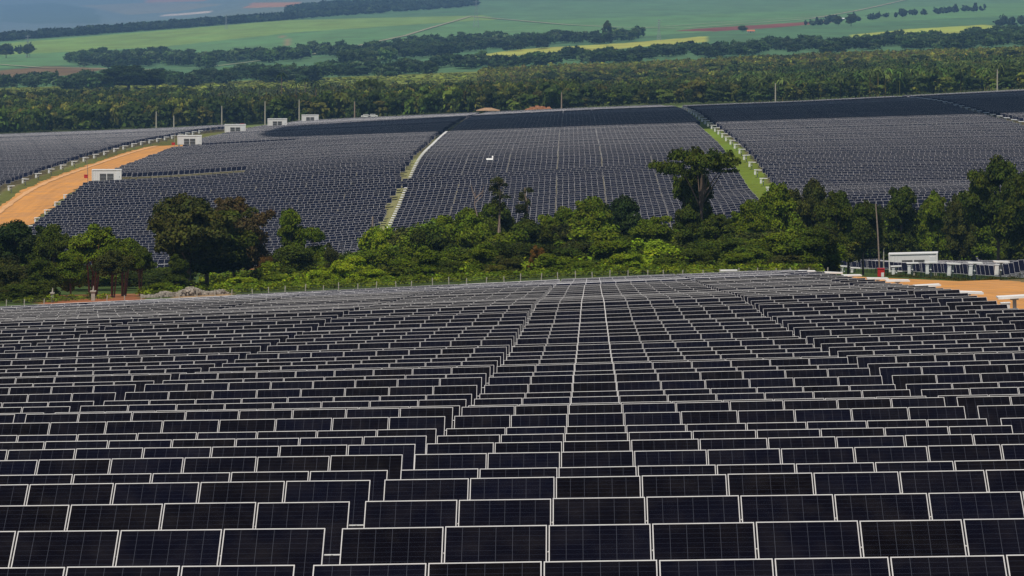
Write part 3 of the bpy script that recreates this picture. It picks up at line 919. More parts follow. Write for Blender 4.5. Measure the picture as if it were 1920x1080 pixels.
def crown(shape, n):
    """unit crown: z from 0 to 1, radius about .5"""
    cents, rads = [], []
    if shape == 'round':
        nl, z0, z1_ = 26, .26, .88
    elif shape == 'high':
        nl, z0, z1_ = 24, .50, .9
    elif shape == 'tall':
        nl, z0, z1_ = 25, .16, .9
    elif shape == 'shrub':
        nl, z0, z1_ = 25, .10, .82
    elif shape == 'umbrella':
        nl, z0, z1_ = 34, .80, .97
    elif shape == 'low':
        nl, z0, z1_ = 22, .05, .66
    for i in range(nl):
        an = i * 2.4 + rng.uniform(-.4, .4); f = (i + .5) / nl
        z = z0 + (z1_ - z0) * rng.random() if shape != 'umbrella' else rng.uniform(z0, z1_)
        g = (z - z0) / (z1_ - z0)
        if shape == 'round': rr = .36 * math.sqrt(max(.05, 1 - (2 * g - .75) ** 2 * .7)); lr = rng.uniform(.10, .17)
        elif shape == 'tall': rr = .30 * math.sqrt(max(.08, 1 - g * .8)); lr = rng.uniform(.10, .16)
        elif shape == 'high': rr = .34 * math.sqrt(max(.08, 1 - (2 * g - .8) ** 2 * .6)); lr = rng.uniform(.09, .15)
        elif shape == 'umbrella': rr = .46 * math.sqrt(max(.1, 1.1 - g)); lr = rng.uniform(.05, .10)
        else: rr = .36 * math.sqrt(max(.08, 1 - g * .85)); lr = rng.uniform(.11, .19)
        r = rr * math.sqrt(rng.random() * .7 + .3) if i > 2 else rr * .25
        cents.append((math.cos(an) * r, math.sin(an) * r, z)); fl = .8 if shape != 'umbrella' else .28
        rads.append((lr, lr, lr * fl))
    # small outliers break up the outline
    for i in range(26):
        c = cents[rng.integers(len(cents))]; a_ = rng.uniform(0, 6.28); e_ = rng.uniform(-.1, 1.2)
        if shape == 'umbrella': e_ *= .12
        cents.append((c[0] + math.cos(a_) * math.cos(e_) * .17, c[1] + math.sin(a_) * math.cos(e_) * .17, min(.97, max(.03, c[2] + math.sin(e_) * .13))))
        lr = rng.uniform(.04, .085); rads.append((lr, lr, lr * .8))
    Q, tn = leaf_cloud(cents, rads, n, .0175 if shape != 'umbrella' else .014)
    if shape != 'umbrella':
        K = core_quads(cents[:nl], rads[:nl], .62); Q = np.concatenate([Q, K]); tn = np.concatenate([tn, np.full((len(K), 3), .5)])  # darker core: the shade inside the crown is put into its tint
    return Q, tn, cents

def trunk_mb(cents, top, multi=False, thin=.022):
    q = MB()
    lean = random.uniform(-.04, .04)
    q.tube([(0, 0, -.12), (lean * .5, 0, top * .35), (lean, 0, top * .7), (lean * .6, .01, top)], [thin * 1.35, thin, thin * .75, thin * .4], 7)
    for c in random.sample(list(cents[:20]), 8):
        h_ = top * random.uniform(.35, .75)
        q.tube([(lean * h_ / top, 0, h_), (c[0] * .5, c[1] * .5, (h_ + c[2]) / 2 + .02), (c[0] * .92, c[1] * .92, c[2])], [thin * .5, thin * .34, thin * .14], 5)
    if multi:
        for j in range(3):
            a_ = random.uniform(0, 6.28); q.tube([(math.cos(a_) * .05, math.sin(a_) * .05, -.1), (math.cos(a_) * .12, math.sin(a_) * .12, top * .6), (math.cos(a_) * .2, math.sin(a_) * .2, top)], [thin, thin * .7, thin * .3], 6)
    return q

VAR = {}
for shp, cnt, nl_ in (('round', 4, 24000), ('tall', 3, 21000), ('shrub', 3, 20000), ('high', 3, 19000), ('umbrella', 2, 8500), ('low', 2, 16000)):
    VAR[shp] = []
    for j in range(cnt):
        Q, tn, cents = crown(shp, nl_)
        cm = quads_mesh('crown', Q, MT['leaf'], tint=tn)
        top = {'round': .72, 'tall': .8, 'shrub': .5, 'umbrella': .84, 'high': .75, 'low': .3}[shp]
        tms = [trunk_mb(cents, top, shp == 'high', .020).mesh('trunk', MT[b_]) for b_ in ('bark', 'redbark')]
        VAR[shp].append((cm, tms))

PAL = {'dark': (.062, .083, .007), 'deep': (.028, .046, .008), 'mid': (.11, .15, .008), 'bright': (.19, .25, .010), 'lime': (.13, .19, .014),
       'olive': (.060, .066, .011), 'brown': (.075, .054, .018), 'orange': (.14, .075, .014), 'yellow': (.12, .12, .014), 'pale': (.12, .15, .05)}
def tree(u_, Y_, vtop, wpx, shp, pal, label, name='tree', red=0, group='trees in the valley', depth=1.0, vb=None, sink=0.0):
    g = ground_at(u_, Y_) if vb is None else pix(float(u_), float(vb), float(Y_))
    T_ = pix(float(u_), float(vtop), float(Y_))
    H = float(T_[2] - g[2]); W = wpx * Y_ / F * 1.02
    e = empty(name, g, (0, 0, 0))
    cm, tms = VAR[shp][random.randrange(len(VAR[shp]))]
    rz = random.uniform(0, 6.28)
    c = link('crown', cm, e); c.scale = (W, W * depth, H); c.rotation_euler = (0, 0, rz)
    k_ = PAL[pal]; j_ = random.uniform(.85, 1.15); c.color = (k_[0] * j_, k_[1] * j_, k_[2] * j_, 1)
    tr_ = link('trunk', tms[red], e); tr_.scale = (W, W, H); tr_.rotation_euler = (0, 0, rz)
    tag(e, label, 'tree' if name != 'shrub' else 'shrub', group)
    return e

TR = [
 # left wood
 (28, 560, 408, 150, 'round', 'deep', 'dark broad tree at the left edge below the orange road'),
 (95, 545, 428, 110, 'round', 'dark', 'dark tree right of the one at the left edge'),
 (168, 530, 424, 120, 'high', 'mid', 'tree with a bright green top above the red-barked trunk'),
 (225, 528, 446, 95, 'high', 'mid', 'mid-green tree left of the gap beside the big tree'),
 (258, 520, 462, 60, 'high', 'dark', 'slim dark tree at the right end of the left wood'),
 (15, 505, 488, 100, 'shrub', 'olive', 'olive low tree in the left corner'),
 (75, 500, 474, 90, 'shrub', 'dark', 'low dark tree second from the left corner'),
 (128, 508, 468, 80, 'tall', 'mid', 'leafy tree just left of the red-barked trunk'),
 (205, 510, 470, 80, 'high', 'olive', 'thin olive tree between the red trunks'),
 # big tree
 (350, 560, 358, 190, 'round', 'olive', 'largest lone tree with a dense dark crown on the left'),
 (436, 575, 374, 140, 'round', 'brown', 'brownish tree merged with the right side of the big tree'),
 (385, 566, 400, 190, 'round', 'dark', 'dark lower crown under the big lone tree'),
 (545, 590, 394, 78, 'tall', 'mid', 'upright green tree right of the big tree'),
 (588, 580, 428, 66, 'tall', 'mid', 'smaller tree leaning on the upright green tree'),
 (555, 560, 452, 110, 'shrub', 'dark', 'dark lower tree under the upright green tree'),
 (622, 560, 458, 46, 'shrub', 'olive', 'small olive tree beside the bright shrubs'),
 # centre
 (715, 600, 436, 62, 'tall', 'bright', 'bright upright shrubby tree by the pale wooden pole'),
 (775, 590, 452, 90, 'shrub', 'mid', 'mid-green tree right of the wooden pole'),
 (822, 600, 424, 80, 'round', 'dark', 'dark tree left of the vine-covered snags'),
 (872, 610, 386, 105, 'round', 'mid', 'rounded tree below the left snag'),
 (925, 640, 372, 95, 'round', 'dark', 'dark tree between the two snags'),
 (990, 600, 408, 110, 'round', 'dark', 'dark tree right of the second snag'),
 (1055, 620, 384, 90, 'round', 'mid', 'mid-green tree left of the domed tree'),
 (1105, 610, 372, 110, 'round', 'mid', 'tree with a wide domed green crown in the centre'),
 (1165, 640, 362, 100, 'round', 'deep', 'deep green dome behind the central tree'),
 (1225, 600, 410, 110, 'round', 'mid', 'green tree between the dome and the flat-topped tree'),
 (1318, 600, 284, 165, 'umbrella', 'dark', 'tall flat-topped tree with an airy crown'),
 (1300, 606, 312, 92, 'high', 'dark', 'lower airy tier beneath the flat-topped tree'),
 (1290, 590, 385, 85, 'tall', 'dark', 'dark tree around the trunk of the flat-topped tree'),
 (1345, 585, 405, 105, 'round', 'dark', 'dark tree right of the flat-topped trunk'),
 (1405, 600, 378, 90, 'round', 'mid', 'green tree at the foot of the green hillside lane'),
 (1462, 610, 348, 100, 'round', 'mid', 'green tree just right of the hillside lane'),
 (1522, 640, 330, 90, 'round', 'olive', 'tree with a pale rounded top right of the lane'),
 (1568, 620, 362, 85, 'round', 'dark', 'dark tree right of the pale rounded top'),
 (1620, 640, 372, 90, 'round', 'dark', 'dark tree left of the tall leaning pole'),
 (1690, 700, 352, 100, 'tall', 'dark', 'loose dark tree right of the tall leaning pole'),
 (1752, 715, 358, 80, 'tall', 'mid', 'mid-green tree with a bright tip near the container'),
 (1800, 705, 368, 70, 'round', 'olive', 'olive tree left of the tallest right-hand tree'),
 (1872, 690, 286, 130, 'round', 'dark', 'tallest dark tree at the right edge'),
 (1925, 680, 320, 110, 'round', 'dark', 'dark tree cut by the right edge'),
 # second storey
 (1000, 540, 452, 90, 'shrub', 'dark', 'shadowy low tree behind the orange-leaved shrub'),
 (1150, 540, 440, 120, 'shrub', 'mid', 'broad low tree below the deep green dome'),
 (1255, 540, 450, 110, 'shrub', 'mid', 'broad low tree left of the flat-topped trunk'),
 (1365, 545, 440, 130, 'shrub', 'dark', 'broad dark low tree under the lane end'),
 (1450, 545, 425, 120, 'shrub', 'mid', 'broad leafy low tree right of the lane end'),
 (1530, 545, 420, 90, 'round', 'dark', 'low dark tree behind the yellowish tree'),
 (1592, 640, 408, 105, 'round', 'yellow', 'yellowish-green tree left of the tall leaning pole'),
 (1700, 705, 432, 90, 'shrub', 'mid', 'green shrubby tree above the container'),
 (1770, 720, 420, 90, 'shrub', 'dark', 'dark low tree right of the container'),
 (1830, 730, 400, 100, 'shrub', 'mid', 'leafy tree below the tallest right-hand tree'),
 (1905, 735, 410, 90, 'shrub', 'dark', 'low dark tree in the right corner'),
]
for r_ in TR:
    tree(*r_[:7], red=1 if r_[0] in (168, 205, 225, 258) else 0)
SH = [
 (495, 600, 462, 48, 'low', 'orange', 'reddish shrub between the big tree and the upright tree'),
 (598, 520, 494, 70, 'low', 'bright', 'bright shrub at the left end of the hedge-like bank'),
 (655, 530, 474, 90, 'shrub', 'bright', 'bright rounded shrub left of the wooden pole'),
 (700, 515, 494, 90, 'low', 'bright', 'bright shrub below the wooden pole'),
 (755, 525, 480, 80, 'shrub', 'mid', 'green shrub right of the bright bank'),
 (800, 530, 462, 80, 'shrub', 'mid', 'leafy shrub under the dark left snag tree'),
 (845, 520, 478, 80, 'low', 'dark', 'dark shrub with a hollow beneath'),
 (905, 525, 455, 90, 'shrub', 'mid', 'green shrub below the snags'),
 (955, 520, 470, 80, 'low', 'olive', 'olive shrub left of the orange-leaved shrub'),
 (1008, 528, 447, 42, 'low', 'orange', 'shrub with orange leaves in the centre'),
 (930, 515, 488, 60, 'low', 'yellow', 'yellowish low shrub below the snags'),
 (1040, 515, 470, 90, 'shrub', 'mid', 'green shrub right of the orange-leaved shrub'),
 (1100, 515, 482, 90, 'low', 'mid', 'low green shrub in the middle of the row'),
 (1180, 515, 470, 90, 'shrub', 'bright', 'bright shrub below the broad low tree'),
 (1250, 515, 474, 80, 'low', 'mid', 'low shrub left of the dark hollow'),
 (1310, 515, 462, 90, 'shrub', 'dark', 'dark shrub beneath the flat-topped tree'),
 (1390, 515, 468, 90, 'shrub', 'mid', 'mid-green shrub before the broad dark tree'),
 (1470, 515, 470, 100, 'low', 'olive', 'olive shrub at the corner of the near field'),
 (1545, 560, 452, 70, 'shrub', 'olive', 'olive shrub below the yellowish tree'),
 (1615, 790, 455, 60, 'low', 'yellow', 'yellowish shrub left of the tall leaning pole'),
 (1700, 770, 452, 80, 'low', 'bright', 'bright shrub behind the container'),
 (1790, 775, 448, 80, 'low', 'mid', 'green shrub right of the container'),
 (1850, 775, 444, 90, 'low', 'bright', 'bright shrub near the right edge'),
 (450, 525, 512, 80, 'low', 'bright', 'bright low shrub right of the big trunk'),
 (520, 530, 505, 90, 'low', 'mid', 'green low shrub on the bank below the upright tree'),
 (300, 520, 522, 70, 'low', 'mid', 'low green shrub left of the big trunk'),
 (330, 545, 478, 60, 'shrub', 'dark', 'dark shrub in front of the big trunk'),
 (40, 492, 520, 110, 'low', 'dark', 'dark low shrub at the left fence'),
]
for r_ in SH:
    tree(*r_[:7], name='shrub', group='shrubs along the valley')
# vine-covered snags and bare branches
def snag(u_, Y_, vt, vb, wpx, label):
    g = pix(float(u_), float(vb), float(Y_)); T_ = pix(float(u_), float(vt), float(Y_)); H = float(T_[2] - g[2]); W = wpx * Y_ / F
    e = empty('dead_tree', g)
    q = MB(); q.tube([(0, 0, -4), (.2, 0, H * .5), (-.1, 0, H)], [.35, .22, .08], 6)
    for j in range(7):
        a_ = random.uniform(0, 6.28); h_ = random.uniform(.3, .85) * H
        q.tube([(0, 0, h_), (math.cos(a_) * W * .3, math.sin(a_) * W * .3, h_ + H * .1), (math.cos(a_) * W * .5, math.sin(a_) * W * .5, h_ + H * random.uniform(.15, .3))], [.1, .06, .025], 4)
    q.build('trunk', MT['wood'], e)
    cents = [(random.uniform(-.28, .28) * W, random.uniform(-.15, .15) * W, H * (.1 + .8 * j / 7)) for j in range(8)]
    rads = [(W * random.uniform(.14, .36), W * random.uniform(.14, .34), H * random.uniform(.07, .15)) for j in range(8)]
    Q, tn = leaf_cloud(cents, rads, 2200, .12)
    c = link('vine', quads_mesh('vine', Q, MT['leaf'], tint=tn), e); c.color = (.05, .06, .015, 1)
    tag(e, label, 'tree', 'vine-covered dead trees')
snag(935, 610, 334, 400, 36, 'vine-covered snag, the taller left one of two')
snag(985, 612, 352, 420, 28, 'vine-covered snag, the shorter right one of two')
def bare(u_, Y_, vt, vb, label):
    g = pix(float(u_), float(vb), float(Y_)); T_ = pix(float(u_), float(vt), float(Y_)); H = float(T_[2] - g[2])
    q = MB(); q.tube([(0, 0, 0), (-.4, 0, H * .4), (-.2, 0, H)], [.09, .06, .02], 5)
    for j in range(5):
        h_ = H * random.uniform(.3, .8); a_ = random.choice((-1, 1)); q.tube([(-.3, 0, h_), (a_ * .7, .1, h_ + .9), (a_ * .9, .1, h_ + 1.7)], [.05, .035, .015], 4)
    o = q.build('bare_branch', MT['wood']); o.location = [float(c) for c in g]; tag(o, label, 'branch')
bare(895, 600, 352, 405, 'bare pale branch left of the vine-covered snags')

# low undergrowth behind the fence and over the valley floor
Qs, Ts = [], []
BT = []
for j in range(4):
    c_ = [(rng.uniform(-.3, .3), rng.uniform(-.3, .3), rng.uniform(.15, .55)) for _ in range(6)]
    r__ = [(rng.uniform(.2, .32),) * 2 + (rng.uniform(.2, .35),) for _ in range(6)]
    BT.append(leaf_cloud(c_, r__, 110, .085))
def scatter(u0, u1, y0, y1, n_, wr, hr, cols, thr=None):
    for _ in range(n_):
        u_ = rng.uniform(u0, u1); Y_ = rng.uniform(y0, y1); x_ = XU(u_, Y_)
        Q, tn = BT[rng.integers(4)]
        W = rng.uniform(*wr); H = rng.uniform(*hr); a_ = rng.uniform(0, 6.28)
        ca_, sa_ = math.cos(a_), math.sin(a_)
        X = (Q[..., 0] * ca_ - Q[..., 1] * sa_) * W + x_; Yq = (Q[..., 0] * sa_ + Q[..., 1] * ca_) * W + Y_
        Z = Q[..., 2] * H + hg(x_, Y_)[0]
        Qs.append(np.stack([X, Yq, Z], -1)); Ts.append(tn * np.array(PAL[cols[rng.integers(len(cols))]]))
scatter(430, 1500, 481, 520, 620, (1.0, 2.6), (.5, 1.5), ['bright', 'mid', 'mid', 'lime'])
scatter(-30, 200, 481, 505, 70, (.8, 2.0), (.4, 1.1), ['mid', 'dark', 'bright'])
scatter(1380, 1530, 481, 560, 240, (1.0, 2.2), (.6, 1.6), ['olive', 'mid', 'bright'])
scatter(400, 1560, 520, 640, 420, (2.0, 4.0), (1.5, 3.2), ['mid', 'dark', 'bright'])
scatter(1560, 1940, 776, 806, 260, (1.6, 3.0), (.8, 1.7), ['lime', 'lime', 'bright'])
scatter(250, 560, 510, 700, 160, (1.2, 3), (.7, 1.8), ['mid', 'bright', 'dark'])
for _ in range(110):     # weeds at the feet of the drive posts
    Y_ = rng.uniform(448, 640); x_ = 43.2 + rng.uniform(-1.3, 2.2)
    Q, tn = BT[rng.integers(4)]; W = rng.uniform(.6, 1.5); Hh = rng.uniform(.2, .6)
    Qs.append(np.stack([Q[..., 0] * W + x_, Q[..., 1] * W + Y_, Q[..., 2] * Hh + hg(x_, Y_)[0]], -1)); Ts.append(tn * np.array(PAL['olive']))
o = link('undergrowth', quads_mesh('undergrowth', np.concatenate(Qs), MT['leaf2'], tint=np.concatenate(Ts)))
tag(o, 'bright grass and undergrowth between the fence and the trees', 'undergrowth', kind='stuff')

# ------------------------------------------------------------------ far woods
FT = []
for j in range(6):
    nl_ = 7
    c_ = [(rng.uniform(-.28, .28), rng.uniform(-.28, .28), rng.uniform(.45, .82)) for _ in range(nl_)]
    r__ = [(rng.uniform(.16, .28),) * 2 + (rng.uniform(.12, .2),) for _ in range(nl_)]
    A = leaf_cloud(c_, r__, 130, .07); B_ = leaf_cloud([(0, 0, .3)], [(.36, .36, .3)], 40, .11)
    K = core_quads(c_, r__, .8)[:]
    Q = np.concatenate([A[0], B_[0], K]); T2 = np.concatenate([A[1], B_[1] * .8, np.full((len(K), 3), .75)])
    FT.append((Q, T2))
ST_ = []
for j in range(5):
    c_ = [(rng.uniform(-.25, .25), rng.uniform(-.25, .25), rng.uniform(.4, .8)) for _ in range(4)]
    r__ = [(rng.uniform(.2, .3),) * 2 + (rng.uniform(.15, .25),) for _ in range(4)]
    A = leaf_cloud(c_, r__, 34, .13); K = core_quads([(0, 0, .45)], [(.42, .42, .42)], .9)
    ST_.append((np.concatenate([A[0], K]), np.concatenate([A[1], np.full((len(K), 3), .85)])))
PT = []        # palm template
for j in range(3):
    fr = []
    for i in range(15):
        a_ = i * 2.4 + rng.uniform(-.3, .3); el = rng.uniform(-.2, 1.1); L = rng.uniform(.42, .55)
        p0 = np.array([0, 0, .78]); p1 = p0 + L * .55 * np.array([math.cos(a_) * math.cos(el), math.sin(a_) * math.cos(el), math.sin(el) * .5])
        p2 = p0 + L * np.array([math.cos(a_), math.sin(a_), -.35 + .45 * el]); sd = np.array([-math.sin(a_), math.cos(a_), 0]) * .045
        fr += [[p0 - sd * .3, p0 + sd * .3, p1 + sd, p1 - sd], [p1 - sd, p1 + sd, p2 + sd * .3, p2 - sd * .3]]
    for s_ in range(4):
        a_ = s_ * math.pi / 2; d1 = np.array([math.cos(a_), math.sin(a_), 0]) * .02; d2 = np.array([math.cos(a_ + math.pi / 2), math.sin(a_ + math.pi / 2), 0]) * .02
        fr.append([d1, d2, d2 + [0, 0, .78], d1 + [0, 0, .78]])
    Q = np.array(fr, float); tn = np.concatenate([np.tile([.9, 1.0, .8], (30, 1)) * rng.uniform(.7, 1.5, (30, 1)), np.tile([2.2, 1.4, 1.2], (4, 1))])
    PT.append((Q, tn))

def wood(name, specs, label):
    Qs, Ts = [], []
    for (n_, ur, region, tmpl, wr, hr, cols) in specs:
        k_ = 0; tries = 0
        while k_ < n_ and tries < n_ * 12:
            tries += 1
            u_, Y_ = ur()
            if u_ < -60 or u_ > 1980: continue
            if region is not None and not region(u_, Y_): continue
            k_ += 1
            x_ = XU(u_, Y_); z_ = hg(x_, Y_)[0]
            Q, tn = tmpl[rng.integers(len(tmpl))]
            W = rng.uniform(*wr); H = rng.uniform(*hr); a_ = rng.uniform(0, 6.28); ca_, sa_ = math.cos(a_), math.sin(a_)
            X = (Q[..., 0] * ca_ - Q[..., 1] * sa_) * W + x_; Yq = (Q[..., 0] * sa_ + Q[..., 1] * ca_) * W + Y_
            Qs.append(np.stack([X, Yq, Q[..., 2] * H + z_], -1))
            c_ = np.array(cols[rng.integers(len(cols))]) * .88 * math.exp(rng.normal(0, .32)) * (1 + .35 * math.sin(x_ * .021 + 1.3 * math.sin(Y_ * .004)) * math.sin(Y_ * .011 + x_ * .007))
            Ts.append(tn * c_)
    o = link(name, quads_mesh(name, np.concatenate(Qs), MT['leaf2'], tint=np.concatenate(Ts)))
    print(name, sum(len(q_) for q_ in Qs))
    tag(o, label, 'forest', kind='stuff')

def V_of(u_, Y_):
    x_ = XU(u_, Y_); return proj(np.array([x_, Y_, hg(x_, Y_)[0]]))[1]
def uni(u0, u1, y0, y1): return lambda: (rng.uniform(u0, u1), rng.uniform(y0, y1))
wd = [(0.143, 0.138, 0.027), (0.055, 0.084, 0.013), (0.072, 0.108, 0.016), (0.098, 0.132, 0.018), (0.044, 0.067, 0.013), (0.13, 0.144, 0.022), (0.065, 0.09, 0.018)]
wo = [(0.149, 0.169, 0.02), (0.182, 0.175, 0.025), (0.121, 0.15, 0.018), (0.203, 0.213, 0.027), (0.101, 0.125, 0.018), (0.176, 0.15, 0.036)]
wb = [(0.037, 0.069, 0.02), (0.05, 0.086, 0.024), (0.066, 0.115, 0.029), (0.031, 0.057, 0.02), (0.077, 0.115, 0.044)]
spec = [
    (4200, uni(-60, 1080, 2010, 2680), lambda u_, Y_: Y_ < np.interp(u_, [0, 500, 1080], [2680, 2580, 2430]), FT, (4.5, 13), (6, 15), wd),
    (3000, uni(1040, 1980, 2040, 2800), lambda u_, Y_: Y_ < np.interp(u_, [1040, 1500], [2430, 2800]), FT, (4, 11), (5, 12), wd),
    (150, uni(380, 640, 2080, 2600), None, PT, (9, 12), (12, 17), [(.05, .06, .03), (.06, .065, .035)]),
    (700, uni(1380, 1980, 2050, 2750), None, PT, (8, 13), (9, 16), [(.055, .085, .018), (.09, .105, .028)]),
]
wood('forest', spec, 'dense green forest belt behind the far edge of the solar field')
ur = uni
spec = [
    (9000, uni(900, 1980, 2600, 3560), None, ST_, (3, 6.5), (3, 6), wo),
    (3600, uni(-60, 980, 2700, 3500), None, ST_, (3.5, 6), (1.2, 2.4), [(.19, .23, .03), (.22, .235, .032), (.17, .20, .03)]),
    (420, uni(1000, 1980, 2600, 3200), None, FT, (6, 12), (6, 10), wd),
]
wood('scrub_woodland', spec, 'olive scrub woodland beyond the forest belt')
def reg2(u_, Y_):
    v = V_of(u_, Y_) + 4 * math.sin(u_ * .031) + 3 * math.sin(u_ * .083 + 1) + 2 * math.sin(u_ * .21)
    lo = np.interp(u_, [0, 130, 370, 600, 860, 1100, 1350, 1600, 1920], [161, 156, 150, 138, 125, 111, 96, 84, 66])
    hi = np.interp(u_, [0, 130, 370, 600, 860, 1100, 1350, 1600, 1920], [173, 168, 160, 152, 133, 119, 105, 94, 90])
    return lo < v < hi and not (u_ < 130 and math.sin(u_ * .11 + Y_ * .01) > .3)
def reg3(u_, Y_):
    v = V_of(u_, Y_) + 3 * math.sin(u_ * .041 + 2) + 2 * math.sin(u_ * .11) + 1.5 * math.sin(u_ * .27)
    if 640 < u_ < 1200:
        return np.interp(u_, [640, 830, 1100, 1200], [106, 82, 77, 70]) < v < np.interp(u_, [640, 860, 1100, 1200], [130, 101, 83, 75])
    if 130 < u_ < 400: return np.interp(u_, [130, 200, 400], [116, 108, 114]) < v < 126
    if 400 <= u_ <= 640: return np.interp(u_, [400, 560, 640], [117, 105, 98]) < v < np.interp(u_, [400, 640], [123, 107])
    return False
def reg4(u_, Y_):
    v = V_of(u_, Y_)
    if u_ < 540: c_ = np.interp(u_, [-60, 0, 320, 540], [82, 78, 55, 38]); return c_ - 4 < v < c_
    if u_ < 895: return 8 < v < np.interp(u_, [540, 895], [38, 12])
    return False
def reg5(u_, Y_):
    v = V_of(u_, Y_)
    if -60 < u_ < 62: return abs(v - np.interp(u_, [-60, 60], [106, 97])) < 3
    if 1500 < u_ < 1860: return abs(v - np.interp(u_, [1500, 1700, 1860], [50, 30, 18])) < 1.6
    if 1560 < u_ < 1980: return abs(v - np.interp(u_, [1560, 1700, 1980], [64, 54, 44])) < 2
    return False
spec = [
    (2600, uni(-60, 1980, 3300, 5600), reg2, FT, (6, 15), (5, 13), wb),
    (1500, uni(130, 1200, 3400, 6200), reg3, FT, (8, 18), (7, 16), wb),
    (1100, uni(-60, 540, 5600, 9500), reg4, ST_, (14, 22), (10, 16), [(.02, .036, .016), (.028, .045, .018)]),
    (900, uni(540, 895, 6300, 10500), reg4, ST_, (15, 26), (10, 16), [(.022, .04, .018), (.03, .05, .02)]),
    (620, uni(-60, 1980, 4200, 7800), reg5, ST_, (6, 15), (4, 15), [(.024, .04, .018), (.03, .048, .02)]),
]
wood('distant_woods', spec, 'bluish distant woods and tree lines among the green fields')

wt = [(.054, .074, .007), (.11, .15, .008), (.075, .105, .008), (.15, .20, .010), (.055, .062, .011)]
def regt(u_, Y_): return not (1480 < u_ and Y_ < 785 and XU(u_, Y_) > 42 and Y_ < 785) or Y_ > 775
NT = []
for j in range(5):
    c_ = [(rng.uniform(-.3, .3), rng.uniform(-.3, .3), rng.uniform(.3, .85)) for _ in range(16)]
    r__ = [(rng.uniform(.12, .22),) * 2 + (rng.uniform(.1, .18),) for _ in range(16)]
    A = leaf_cloud(c_, r__, 4200, .028); K = core_quads(c_, r__, .6)
    NT.append((np.concatenate([A[0], K]), np.concatenate([A[1], np.full((len(K), 3), .5)])))  # core tint lowered to paint in the inner shade
spec = [(90, uni(700, 1540, 590, 720), None, NT, (6, 10), (5, 8.5), wt),
        (60, uni(640, 1560, 530, 590), None, NT, (4, 7), (3, 5), wt),
        (26, uni(1600, 1990, 778, 815), None, NT, (7, 12), (6, 10), wt),
        (10, uni(-50, 120, 512, 560), None, NT, (5, 8), (3.5, 6), wt),
        (26, uni(125, 335, 592, 650), None, NT, (4, 7), (2.2, 3.4), wt[:1]),
        (16, uni(500, 700, 560, 640), None, NT, (4, 7), (2.5, 4.5), wt)]
wood('thicket', spec, 'dense thicket filling the valley between the separate trees')

# lone trees of the far land
LONE = [(697, 2250, 150, 52, 'umbrella', 'dark', 'dark umbrella-shaped tree rising above the far forest belt'),
        (240, 3300, 124, 140, 'round', 'deep', 'broad dark clump-like tree in the left middle distance'),
        (182, 3350, 138, 60, 'round', 'deep', 'dark tree left of the broad middle-distance tree'),
        (290, 3320, 132, 44, 'round', 'deep', 'small dark tree right of the broad middle-distance tree'),
        (1138, 5200, 40, 24, 'round', 'dark', 'lone dark tree above the yellow strip'),
        (1190, 5300, 54, 24, 'round', 'dark', 'squat lone tree right of the white pylon'),
        (1392, 5600, 48, 22, 'round', 'dark', 'dark tree beside the red-roofed farmhouse'),
        (1570, 5900, 30, 18, 'round', 'dark', 'round lone tree left of a larger pair'),
        (1594, 5900, 27, 24, 'round', 'dark', 'larger round lone tree right of the pair'),
        (50, 5600, 82, 24, 'round', 'dark', 'round tree at the end of the far left copse'),
        (10, 5600, 82, 34, 'round', 'dark', 'round tree at the far left edge copse')]
for r_ in LONE: tree(*r_[:7], group='lone trees in the far land')
def palm(u_, Y_, vt, vb, label):
    g = pix(float(u_), float(vb), float(Y_)); T_ = pix(float(u_), float(vt), float(Y_)); H = float(T_[2] - g[2])
    e = empty('palm_tree', g); Q, tn = PT[random.randrange(3)]
    c = link('crown', quads_mesh('crown', Q[:30] * [H * .62, H * .62, H] , MT['leaf'], tint=tn[:30]), e); c.color = (.04, .06, .02, 1)
    q = MB(); q.tube([(0, 0, 0), (.1, 0, H * .8)], [.3, .2], 6); q.build('trunk', MT['bark'], e); tag(e, label, 'palm tree', 'palms above the far forest')
for a_ in [(528, 2150, 131, 182, 'tallest palm standing clear above the far forest'), (572, 2180, 142, 190, 'palm at the top of the far palm clump'),
           (486, 2160, 154, 200, 'palm left of the tallest palm'), (412, 2120, 162, 205, 'dark palm further left in the forest'), (592, 2180, 146, 195, 'palm right of the clump top'),
           (555, 2150, 148, 195, 'palm left of the clump top'), (610, 2150, 156, 200, 'palm at the right end of the clump')]: palm(*a_)

# pylons and farmhouse
def pylon(u_, Y_, vt, label):
    g = ground_at(u_, Y_); T_ = pix(float(u_), float(vt), float(Y_)); H = float(T_[2] - g[2]); e = empty('power_pylon', g); q = MB(); b0 = H * .09
    for sx_ in (-1, 1):
        for sy_ in (-1, 1): q.tube([(sx_ * b0, sy_ * b0, 0), (sx_ * b0 * .3, sy_ * b0 * .3, H * .6), (sx_ * .3, sy_ * .3, H)], .22, 4)
    for j in range(8):
        z0_, z1_ = H * j / 8, H * (j + 1) / 8; r0, r1 = b0 * (1 - .9 * j / 8), b0 * (1 - .9 * (j + 1) / 8)
        q.tube([(-r0, -r0, z0_), (r1, -r1, z1_)], .13, 4); q.tube([(r0, -r0, z0_), (-r1, -r1, z1_)], .13, 4)
    q.build('lattice', MT['galv'], e)
    for h_ in (.72, .84, .95):
        q = MB(); q.box(-H * .12, H * .12, -.2, .2, H * h_, H * h_ + .4); q.build('crossarm', MT['galv'], e)
    tag(e, label, 'pylon', 'power pylons in the far fields')
pylon(893, 6600, -6, 'lattice pylon beside the end of the distant wood')
pylon(1235, 5100, 36, 'pale pylon above the yellow strip')
pylon(51, 5600, 66, 'faint pylon in the far left copse')
pylon(424, 7300, 28, 'faint pylon by the long distant tree line')
